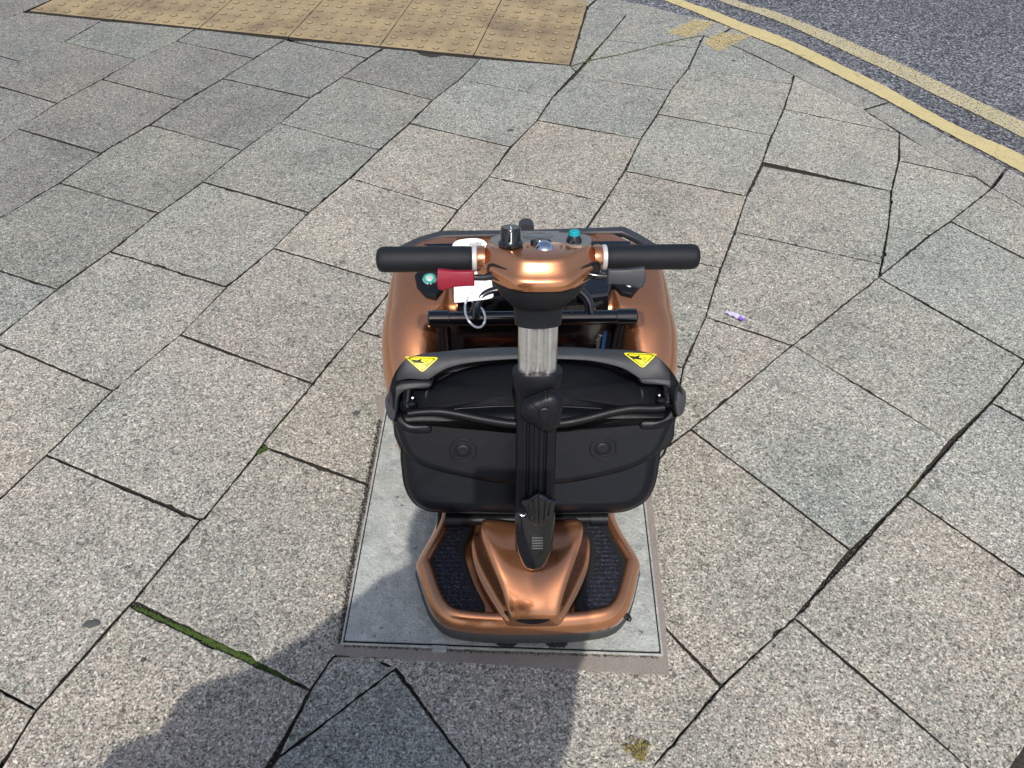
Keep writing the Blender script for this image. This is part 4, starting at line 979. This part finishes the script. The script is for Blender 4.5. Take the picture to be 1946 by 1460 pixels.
# trapped-finger warning stickers on the band
for (tri, pxm) in (([(770,684),(833,686),(803,713)], 0), ([(1184,677),(1247,679),(1220,705)], 1)):
    # plane fitted to the band top under the sticker
    from mathutils.bvhtree import BVHTree
    dg = bpy.context.evaluated_depsgraph_get()
    bv = BVHTree.FromPolygons([v.co for v in bnd.data.vertices], [list(p.vertices) for p in bnd.data.polygons])
    def hitb(px, py):
        r = ROTI @ ray(px, py); h_ = bv.ray_cast(CL-Vector((0, 0, .0)), r.normalized(), 5); return h_[0]
    cpt = [hitb(*q) for q in tri]
    def onband(px, py, lift):
        h_ = hitb(px, py)
        if h_ is None:
            r = ROTI @ ray(px, py); cc = sum((c for c in cpt if c), Vector())/max(1, len([c for c in cpt if c])); t_ = (cc.z-CL.z)/r.z; h_ = CL+r*t_
        r = (ROTI @ ray(px, py)).normalized(); return h_-r*lift
    def patch(poly, lift, sub=9):
        """filled polygon draped on the band (fan grid)"""
        cx_ = sum(p[0] for p in poly)/len(poly); cy_ = sum(p[1] for p in poly)/len(poly); vs = [onband(cx_, cy_, lift)]; fs = []
        dn = [tuple(p) for p in densify([Vector(p) for p in poly], 1.6)]; n = len(dn)
        for k in range(1, sub+1):
            for q in dn: vs.append(onband(lerp(cx_, q[0], k/sub), lerp(cy_, q[1], k/sub), lift))
        for i in range(n): fs.append([0, 1+i, 1+(i+1) % n])
        for k in range(sub-1):
            for i in range(n): a = 1+k*n; fs.append([a+i, a+n+i, a+n+(i+1) % n, a+(i+1) % n])
        return vs, fs
    def roundtri(t_, k):
        c = Vector((sum(p[0] for p in t_)/3, sum(p[1] for p in t_)/3)); q = [c+(Vector(p)-c)*k for p in t_]; out = []
        for i in range(3):
            a, b_, d_ = q[i-1], q[i], q[(i+1) % 3]
            f1 = b_.lerp(a, .13); f2 = b_.lerp(d_, .13)
            for s_ in range(5): tt = s_/4; out.append(tuple(f1*(1-tt)**2+b_*2*tt*(1-tt)+f2*tt*tt))
        return out
    stk = MB(); stk.add(*patch(roundtri(tri, 1.07), .0012)); st = stk.build('warning_sticker', 'yellow', seat, smooth=180)
    ink = MB()
    q1 = [tuple(p_) for p_ in densify([Vector(p_) for p_ in roundtri(tri, .88)], 1.2)]; ctr = (sum(p_[0] for p_ in tri)/3, sum(p_[1] for p_ in tri)/3); q2 = [(ctr[0]+(p_[0]-ctr[0])*.90, ctr[1]+(p_[1]-ctr[1])*.90) for p_ in q1]; d1 = [onband(*p, .0022) for p in q1]; d2 = [onband(*p, .0022) for p in q2]; n = len(d1)
    ink.add(d1+d2, [[i, (i+1) % n, n+(i+1) % n, n+i] for i in range(n)])
    ox, oy = (801, 694) if pxm == 0 else (1214, 687)
    ink.add(*patch([(ox-20, oy-5), (ox-8, oy-3), (ox+1, oy-6), (ox-1, oy-1), (ox+6, oy+1), (ox+3, oy+3), (ox-4, oy+2), (ox-13, oy+1.5)], .0024, 8))
    for (x0, y0, x1, y1) in ((6, 3, 9, 5), (7, 0, 13, -1), (8, 5, 12, 8), (3, 6, 4, 9), (9, 2, 14, 4)):
        a, b_ = onband(ox+x0, oy+y0, .0026), onband(ox+x1, oy+y1, .0026); d_ = (b_-a).normalized().cross(SF.n)*.0005
        ink.add([a-d_, b_-d_, b_+d_, a+d_], [[0, 1, 2, 3]])
    ink.build('warning_symbol', 'ink', st, smooth=None)
# seat support under the cushion
sp_ = MB(); sp_.add(*lathe((X0, .34, .09), (0, 0, 1), [(.03, 0), (.03, .2), (.06, .24)], 24)); sp_.build('seat_post', 'plastic', sc)

# rear body: fenders and deck -----------------------------
def prof_y(y):
    K = [(.40, .305, .215, .225, .13, .10), (.46, .325, .285, .24, .16, .10), (.52, .338, .325, .245, .19, .10), (.56, .343, .347, .240, .215, .11), (.585, .345, .357, .232, .235, .13), (.605, .345, .364, .222, .250, .22), (.625, .344, .370, .21, .240, .348), (.66, .340, .377, .20, .21, .366), (.72, .333, .381, .2, .2, .372), (.79, .318, .383, .19, .19, .374), (.825, .298, .383, .19, .19, .375), (.86, .25, .383, .18, .18, .376), (.893, .212, .381, .17, .17, .376)]
    for i in range(len(K)-1):
        if K[i][0] <= y <= K[i+1][0]:
            t_ = (y-K[i][0])/(K[i+1][0]-K[i][0]); t_ = t_*t_*(3-2*t_)*.5+t_*.5
            return [lerp(K[i][q], K[i+1][q], t_) for q in range(1, 6)]
    return K[-1][1:]
BX = .020; secs = []; ys = [.40, .43, .46, .49, .52, .54, .56, .575, .585, .595, .605, .612, .618, .625, .64, .66, .69, .72, .755, .79, .825, .855, .878, .893]
def bsec(y, dz=0, sh=0):
    W_, Z, Wi, _, Zn = prof_y(min(y, .893)); W_ -= sh; r = min(lerp(.075, .016, min(1, max(0, (y-.64)/.14))), (Z-.1)*.7)
    half = [(W_-.012, .07-0), (W_-.002, .12), (W_, lerp(.12, Z-r, .6)), (W_, Z-r-dz)]
    for k in range(1, 9):
        a = R(90*k/8); half.append((W_-r*(1-math.cos(a)), Z-r+r*math.sin(a)-dz))
    inner = min(Wi, W_-r-.004)
    half += [(lerp(W_-r, inner, .5), Z-dz), (inner, Z-.001-dz)]
    dp = Z-Zn; ww = min(.035, .9*dp+.002)
    for k in range(1, 7):
        a = R(90*k/6); half.append((inner-ww*.5*math.sin(a)*1.2, Z-.001-dz-dp*.5*(1-math.cos(a))))
    half += [(inner-ww*.9, Zn+dp*.15-dz), (inner-ww*1.1, Zn+.002-dz), (inner-ww*1.5-.01, Zn-dz), (.09, Zn-dz), (0, Zn-dz)]
    return [Vector((BX+x, y, z)) for x, z in half]+[Vector((BX-x, y, z)) for x, z in reversed(half[:-1])]
for y in ys: secs.append(bsec(y))
for y, dz, sh in ((.902, .006, .006), (.908, .02, .010), (.912, .05, .012)):
    q = bsec(.893, 0, sh); secs.append([Vector((p.x, y, p.z-dz*(1 if p.z > .2 else 0))) for p in q])
vs, fs = loft(secs, False, False); n = len(secs[0])
fs.append([(len(secs)-1)*n+i for i in range(n)])
body = mesh('rear_body', vs, fs, 'copper', sc, smooth=60)
md = body.modifiers.new('thick', 'SOLIDIFY'); md.thickness = .004; md.offset = -1
# grey trim round the rear edge of the deck
def tz(p, z=.386): return S(p[0], p[1], z)
to = [(742,492),(757,473),(795,455),(835,443),(920,442),(1005,441),(1100,438),(1187,435),(1215,449),(1245,467),(1262,487)]
ti = [(752,499),(768,481),(803,463),(842,454),(920,452),(1005,450),(1100,447),(1180,446),(1208,458),(1236,476),(1250,494)]
TO_ = [tz(p) for p in to]; TI_ = [tz(p) for p in ti]; rings = []
for a, b_ in zip(TO_, TI_): rings.append([a+Vector((0, 0, -.035)), a+Vector((0, 0, -.004)), a.lerp(b_, .15), b_.lerp(a, .1), b_+Vector((0, 0, -.003)), b_+Vector((0, 0, -.007))])
mesh('rear_trim', *loft(rings), 'trim', sc, smooth=35)
c_ = S(1000, 443, .385)
rw = MB(); rw.add(*loft([[Vector((c_.x+x, c_.y+dy, c_.z+y)) for x, y in rrect(0, 0, w_, .034, .012)] for dy, w_ in ((0, .034), (.004, .038), (.02, .038), (.026, .033))]))
rw.add(*tube([(c_.x, c_.y-.02, c_.z-.012), (c_.x, c_.y+.02, c_.z-.006)], .012, 12)); rw.build('rear_stub_handle', 'trim', sc, smooth=50)
# deck recess with its dark edge
dk = MB(); q = [S(x, y, .381) for x, y in ((812,474),(838,470),(1165,465),(1195,470),(1200,482),(1160,486),(850,490),(815,486))]
fr0 = Frame((0, 0, 0), (1, 0, 0), (0, 1, 0)); q = ccw([(p.x, p.y) for p in q])
dk.add(*puff(fr0, sm2(q, 3), [(0, .372), (0, .3835), (.002, .3845)])); dk.build('deck_recess', 'gloss', sc, smooth=40)
# battery housing on the deck
bh = MB(); q = [S(x, y, .40) for x, y in ((862,478),(1160,474),(1162,548),(1156,566),(1105,572),(925,575),(872,572),(862,552))]
q = ccw([(p.x, p.y) for p in q]); bh.add(*puff(fr0, q, [(-.004, .352), (-.003, .380), (0, .396), (.004, .402), (.010, .404)])); bh.build('battery_housing', 'gloss', sc, smooth=50, bevel=.002)
# charge port and key lock pods
for s, (cx_, cy_) in ((-1, (818, 543)), (1, (1189, 540))):
    q = [S(cx_+x, cy_+y, .385) for x, y in ((-29,-16),(-24,6),(-8,20),(10,24),(24,10),(26,-6),(22,-20),(-22,-22))]
    q = ccw([(p.x, p.y) for p in q]); pd = mesh('port_pod', *puff(fr0, q, [(-.003, .360), (-.0015, .379), (0, .384), (.0015, .3855)]), 'plastic', sc, smooth=40, bevel=.0015)
    if s > 0: pd['label'] = 'pod with the key lock'
    else: pd['label'] = 'pod with the green ringed power button'
    c_ = S(cx_-1 if s < 0 else cx_+6, cy_-6 if s < 0 else cy_+6, .3865)
    if s < 0:
        mesh('button_bezel', *lathe(c_, (0, -.25, 1), [(0, -.004), (.0165, -.004), (.0165, .003), (.0145, .005), (.0135, .003), (0, .003)], 32), 'chrome', pd)
        mesh('light_ring', *lathe(c_, (0, -.25, 1), [(0, .003), (.0132, .003), (.0132, .0045), (0, .0045)], 32), 'green', pd)
        mesh('push_button', *lathe(c_, (0, -.25, 1), [(0, .004), (.0085, .004), (.0085, .006), (.007, .007), (0, .007)], 28), 'silver', pd)
    else:
        mesh('key_lock', *lathe(c_, (0, -.25, 1), [(0, -.004), (.010, -.004), (.010, .003), (.008, .0045), (0, .0045)], 28), 'chrome', pd)
        q = rrect(c_.x, c_.y, .0025, .010, .001); mesh('key_hole', *puff(fr0, q, [(0, c_.z+.003), (0, c_.z+.0056)]), 'ink', pd)
# cross bar with end sleeves and grab hoop
b0, b1_ = S(816, 612, .385), S(1207, 608, .385)
cb = MB(); cb.add(*tube([b0, b1_], .0165, 28)); dxb = (b1_-b0).normalized(); cb.build('cross_bar', 'gloss', sc, smooth=40)
for p, s in ((b0, 1), (b1_, -1)):
    sv = MB(); sv.add(*lathe(p, dxb*s, [(0, -.002), (.0165, -.002), (.0192, .001), (.0192, .044), (.0178, .0455), (.0, .0455)], 32))
    sv.build('bar_sleeve', 'gloss', sc, smooth=40)
    lg = MB(); e = p+dxb*s*.026; lg.add(*tube([e, e+Vector((0, .012, -.12)), e+Vector((0, -.02, -.27))], .014, 20)); lg.build('bar_upright', 'gloss', sc, smooth=60)
hp_ = smooth_path([S(905,610,.392), S(905,590,.412), S(914,572,.428), S(936,560,.437), S(975,556,.44), S(1050,554,.44), S(1090,556,.437), S(1108,566,.428), S(1119,584,.412), S(1121,604,.392)], 8)
hb = MB(); hb.add(*tube(hp_, .0115, 18)); hb.build('grab_hoop', 'gloss', sc, smooth=180)
# inner wall of the rear body behind the seat, with a maker's strip
iw = MB(); iw.add(*loft([[Vector((BX+x, y, z)) for x, z in rrect(0, .21, .47, .24, .03)] for y in (.598, .606)])); iw.build('inner_wall', 'gloss', sc, smooth=40)
st_f = Frame(S(1146, 650, .32), (1, 0, 0), (0, 0, 1)); 
pst = S(1151, 650, .33); yw = .5965
rr0 = ROTI @ ray(1146, 652); t_ = (yw-CL.y)/rr0.y; P_ = CL+rr0*t_
strip = [(P_.x-.002, P_.z-.05), (P_.x+.005, P_.z-.05), (P_.x+.005, P_.z+.03), (P_.x-.002, P_.z+.03)]
mesh('blue_strip', [(x, yw-.0006, z) for x, z in strip]+[(x, yw+.002, z) for x, z in strip], [[0, 1, 2, 3], [4, 5, 6, 7], [0, 1, 5, 4], [1, 2, 6, 5], [2, 3, 7, 6], [3, 0, 4, 7]], 'blue', sc, smooth=None)
def text(name, body_, size, mtx, m, par, ext=.0002):
    cu_ = D.curves.new(name, 'FONT'); cu_.body = body_; cu_.size = size; cu_.extrude = ext; cu_.align_x = 'CENTER'
    o = D.objects.new(name, cu_); COL.objects.link(o); me = D.meshes.new_from_object(o.evaluated_get(bpy.context.evaluated_depsgraph_get()))
    D.objects.remove(o); o2 = D.objects.new(name, me); COL.objects.link(o2); me.materials.clear(); me.materials.append(M[m]); o2.matrix_world = mtx; o2.parent = par; return o2
text('maker_lettering', 'mobility', .016, Matrix.Translation((P_.x-.008, yw-.001, P_.z-.005)) @ Matrix.Rotation(R(90), 4, 'X') @ Matrix.Rotation(R(90), 4, 'Z'), 'silver', sc)

# wheels and chassis ------------------------------------------
def wheel(x, y, r, w_, nm):
    wr_ = empty(nm, (x, y, r)); wr_.parent = sc
    ty = MB(); prof = [(r*.55, -w_/2+.004), (r*.8, -w_/2), (r*.95, -w_/2+.002), (r, -w_/4), (r, 0), (r, w_/4), (r*.95, w_/2-.002), (r*.8, w_/2), (r*.55, w_/2-.004)]
    ty.add(*lathe((0, 0, 0), (1, 0, 0), prof, 48))
    for k in range(int(22*r/.045)):
        a = 2*math.pi*k/int(22*r/.045); c = Vector((0, math.cos(a), math.sin(a))); tg = Vector((0, -math.sin(a), math.cos(a)))
        for s in (-1, 1):
            ce = c*(r+.0005)+Vector((s*w_*.2, 0, 0)); ux = (Vector((s*.8, 0, 0))+tg*.6).normalized()*w_*.19; vx = tg*.0045
            ty.add([ce-ux-vx-c*.002, ce+ux-vx-c*.002, ce+ux+vx-c*.002, ce-ux+vx-c*.002, ce-ux-vx+c*.0012, ce+ux-vx+c*.0012, ce+ux+vx+c*.0012, ce-ux+vx+c*.0012], [[4, 5, 6, 7], [0, 1, 5, 4], [1, 2, 6, 5], [2, 3, 7, 6], [3, 0, 4, 7]])
    ty.build('tyre', 'rubber', wr_, smooth=35)
    rm = MB(); rm.add(*lathe((0, 0, 0), (1, 0, 0), [(0, -w_/2-.002), (r*.3, -w_/2-.002), (r*.35, -w_/2+.003), (r*.56, -w_/2+.002), (r*.56, w_/2-.002), (r*.35, w_/2-.003), (r*.3, w_/2+.002), (0, w_/2+.002)], 32)); rm.build('rim', 'silver', wr_, smooth=35)
for px_ in (962, 1055):
    c_ = S(px_, 1224, 0); wheel(c_.x, c_.y+.020, .045, .044, 'front_wheel')
wheel(BX-.235, .74, .10, .06, 'rear_wheel'); wheel(BX+.235, .74, .10, .06, 'rear_wheel')
ch = MB(); ch.add(*tube([(X0-.03, .02, .06), (X0-.03, .6, .08)], .014, 12)); ch.add(*tube([(X0+.03, .02, .06), (X0+.03, .6, .08)], .014, 12)); ch.add(*tube([(X0-.22, .74, .10), (X0+.26, .74, .10)], .014, 12))
ch.build('chassis', 'plastic', sc)
c0, c1 = S(848, 993, .145), S(1152, 990, .145)
xb = MB(); dd = (c1-c0).normalized(); xb.add(*tube([c0, c1], .011, 20)); xb.add(*lathe(c0, dd, [(0, -.001), (.015, -.001), (.015, .035), (0, .035)], 20)); xb.add(*lathe(c1, -dd, [(0, -.001), (.015, -.001), (.015, .035), (0, .035)], 20))
xb.add(*loft([[Vector((c0.x+.01, y, z)) for y, z in ((c0.y+.01, .12), (c0.y+.06, .12), (c0.y+.06, .18), (c0.y+.01, .18))], [Vector((c1.x-.01, y, z)) for y, z in ((c0.y+.01, .12), (c0.y+.06, .12), (c0.y+.06, .18), (c0.y+.01, .18))]]))
xb.build('seat_frame_bar', 'plastic', sc, smooth=40)

# swing tag hanging from the grab hoop ------------------------
tg_ = empty('swing_tag', SO+Matrix.Rotation(SY, 3, 'Z') @ S(900, 560, .43), SY)
og = S(900, 560, .43)
def TG(px, py, z): return S(px, py, z)-og
CF = Frame(TG(898, 572, .44), (1, .05, 0), (0, .62, .42))
def cfo(px, py):
    r = ROTI @ ray(px, py); o = CF.o+og; t_ = (o-CL).dot(CF.n)/r.dot(CF.n); p = CL+r*t_-o; return (p.dot(CF.ex), p.dot(CF.et))
q = ccw(sm2([cfo(*p) for p in ((855,470),(858,460),(868,455),(890,453),(908,455),(920,463),(924,480),(930,520),(936,556),(934,568),(900,572),(868,574),(863,570),(861,540),(857,500))], 3))
card = mesh('card', *puff(CF, q, [(0, -.0004), (0, .0004)]), 'white', tg_, smooth=30)
bc = MB(); x_ = 887
for k in range(14):
    wk = random.choice((.5, .8, 1.2)); p = [cfo(*a) for a in ((x_, 461), (x_+wk, 461), (x_+wk, 471), (x_, 471))]; bc.add([CF.p(*a, .0007) for a in p], [[0, 1, 2, 3]]); x_ += wk+.9
bc.build('barcode', 'ink', card, smooth=None); bc = MB()
for (xx, yy, ww) in ((893, 557, 7),):
    p = [cfo(*a) for a in ((xx, yy), (xx+ww, yy), (xx+ww, yy+1), (xx, yy+1))]; bc.add([CF.p(*a, .0007) for a in p], [[0, 1, 2, 3]])

bc.build('printed_text', 'ink', card, smooth=None)
lp_ = [TG(x, y, z) for x, y, z in ((888,566,.447),(884,580,.45),(885,597,.445),(893,613,.435),(905,622,.428),(916,620,.425),(922,607,.425),(919,592,.43),(912,583,.42),(900,575,.43),(893,568,.44))]
lt = MB(); lt.add(*tube(smooth_path(lp_, 6, True), .0025, 8, closed=True)); lt.build('cable_tie', 'tie', tg_, smooth=180)
tag(tg_, 'white card price tag with barcode hung by a cable tie on the scooter bar', 'tag')

# ------------------------------------------------------------------ the photographer, standing behind the viewpoint; the shadow on the slabs is this person's
pr = empty('person', (-.085, -.32, 0))
def skinned(name, chain, edges, m, par, root=0, sub=1):
    me = D.meshes.new(name); me.from_pydata([c[0] for c in chain], edges, []); o = D.objects.new(name, me); COL.objects.link(o); o.parent = par
    me.materials.append(M[m]); sk = o.modifiers.new('skin', 'SKIN'); sk.use_smooth_shade = True
    for i, c in enumerate(chain): me.skin_vertices[0].data[i].radius = c[1] if isinstance(c[1], tuple) else (c[1], c[1]); me.skin_vertices[0].data[i].use_root = (i == root)
    sb = o.modifiers.new('sub', 'SUBSURF'); sb.levels = sub; sb.render_levels = sub; return o
ch_ = [((0, 0, .95), (.15, .11)), ((0, 0, 1.12), (.145, .10)), ((0, .01, 1.30), (.17, .11)), ((0, .01, 1.42), (.10, .08)), ((0, .02, 1.50), (.055, .055)), ((-.06, .04, 1.60), (.078, .09)), ((-.075, .045, 1.69), (.07, .085)),
       ((.165, .0, 1.385), .062), ((.185, .13, 1.16), .046), ((.175, .25, 1.36), .034), ((.165, .262, 1.42), (.036, .016)),
       ((-.18, .0, 1.375), .065), ((-.36, .02, 1.14), .055), ((-.50, .07, .97), .042), ((-.56, .09, .93), .03),
       ((.09, 0, .88), .085), ((.11, .02, .50), .058), ((.115, -.02, .10), .04), ((.12, .12, .035), .035),
       ((-.09, 0, .88), .085), ((-.12, .02, .50), .058), ((-.14, -.02, .10), .04), ((-.15, .12, .035), .035)]
fg = []
for k in range(4): fg += [((.150+.0*k, .270, 1.435+.018*(k-1)), .009), ((.128, .280, 1.437+.019*(k-1)), .008)]
ch_ += fg+[((.160, .245, 1.455), .010), ((.140, .243, 1.475), .009)]
ed = [(0, 1), (1, 2), (2, 3), (3, 4), (4, 5), (5, 6), (2, 7), (7, 8), (8, 9), (9, 10), (2, 11), (11, 12), (12, 13), (13, 14), (0, 15), (15, 16), (16, 17), (17, 18), (0, 19), (19, 20), (20, 21), (21, 22)]
for k in range(4): ed += [(10, 23+2*k), (23+2*k, 24+2*k)]
ed += [(10, 31), (31, 32)]
skinned('body', ch_, ed, 'skin', pr)
jm = MB(); jm.add(*loft([[Vector((cx_+x, .01+y, z)) for x, y in ov(a_, b_, 36, 2.3)] for z, cx_, a_, b_ in ((.78, -.08, .25, .16), (.98, -.08, .255, .16), (1.13, -.055, .275, .155), (1.30, -.01, .245, .145), (1.40, -.02, .215, .12), (1.46, -.03, .14, .10), (1.51, -.04, .075, .075))]))
jm.add(*tube(smooth_path([(.16, .01, 1.38), (.19, .12, 1.17), (.182, .235, 1.32)], 6), .058, 16)); jm.add(*tube(smooth_path([(-.16, .01, 1.36), (-.35, .02, 1.12), (-.50, .06, .97)], 6), .085, 16))
jm.build('coat', 'coat', pr, smooth=80)
skinned('trousers', [((0, 0, .95), (.165, .125)), ((.09, 0, .85), .10), ((.11, .02, .50), .075), ((.115, -.02, .09), .06), ((-.09, 0, .85), .10), ((-.12, .02, .50), .075), ((-.14, -.02, .09), .06)], [(0, 1), (1, 2), (2, 3), (0, 4), (4, 5), (5, 6)], 'jeans', pr)
skinned('hair', [((-.055, .0, 1.57), (.095, .07)), ((-.075, .01, 1.66), (.105, .095)), ((-.075, .04, 1.73), (.075, .08))], [(0, 1), (1, 2)], 'hair', pr)
sh_ = MB()
for x in (.12, -.15): sh_.add(*loft([[Vector((x+a, .05+b_*1.0, z)) for a, b_ in ov(.048*k, .135*k, 24, 2.4)] for z, k in ((.0, 1), (.03, 1), (.07, .7), (.09, .45))]))
tag(pr, 'person in a dark jacket and jeans standing behind the camera holding up a phone', 'person')
for x in (.12, -.15):
    q = MB(); q.add(*loft([[Vector((x+a, .05+b_, z)) for a, b_ in ov(.048*k, .135*k, 24, 2.4)] for z, k in ((.001, 1), (.03, 1), (.07, .7), (.09, .45))])); q.build('shoe', 'rubber', pr)
pf_ = empty('phone', (.0, -.03, 1.478)); pf_.rotation_euler = (-PITCH, 0, 0)
q = MB(); q.add(*loft([[Vector((x, y, z)) for x, z in rrect(0, 0, .155, .072, .01)] for y in (-.008, 0)])); q.build('phone_body', 'gloss', pf_, bevel=.001)
tag(pf_, 'black phone held sideways in the raised hand of the person', 'phone')
bg_ = empty('shadow_bag', (-.44, -.33, .84)); q = MB()  # bag added out of view to fill the left part of the cast shadow
q.add(*loft([[Vector((x*k, y*k+.0, z)) for x, y in rrect(-.05, 0, .54, .16, .05)] for z, k in ((-.3, .8), (-.28, 1), (.02, 1), (.12, .92), (.17, .7))])); q.build('pouch', 'coat', bg_)
q = MB(); q.add(*tube(smooth_path([(-.05, 0, .12), (.05, .02, .25), (.16, .05, .42), (.22, .05, .50)], 6), .02, 10)); q.add(*tube(smooth_path([(.12, 0, .12), (.15, -.06, .25), (.20, -.06, .42), (.22, -.02, .50)], 6), .02, 10)); q.build('strap', 'coat', bg_, smooth=180)
tag(bg_, 'dark unseen bag added to fill out the shadow of the standing person', 'bag')
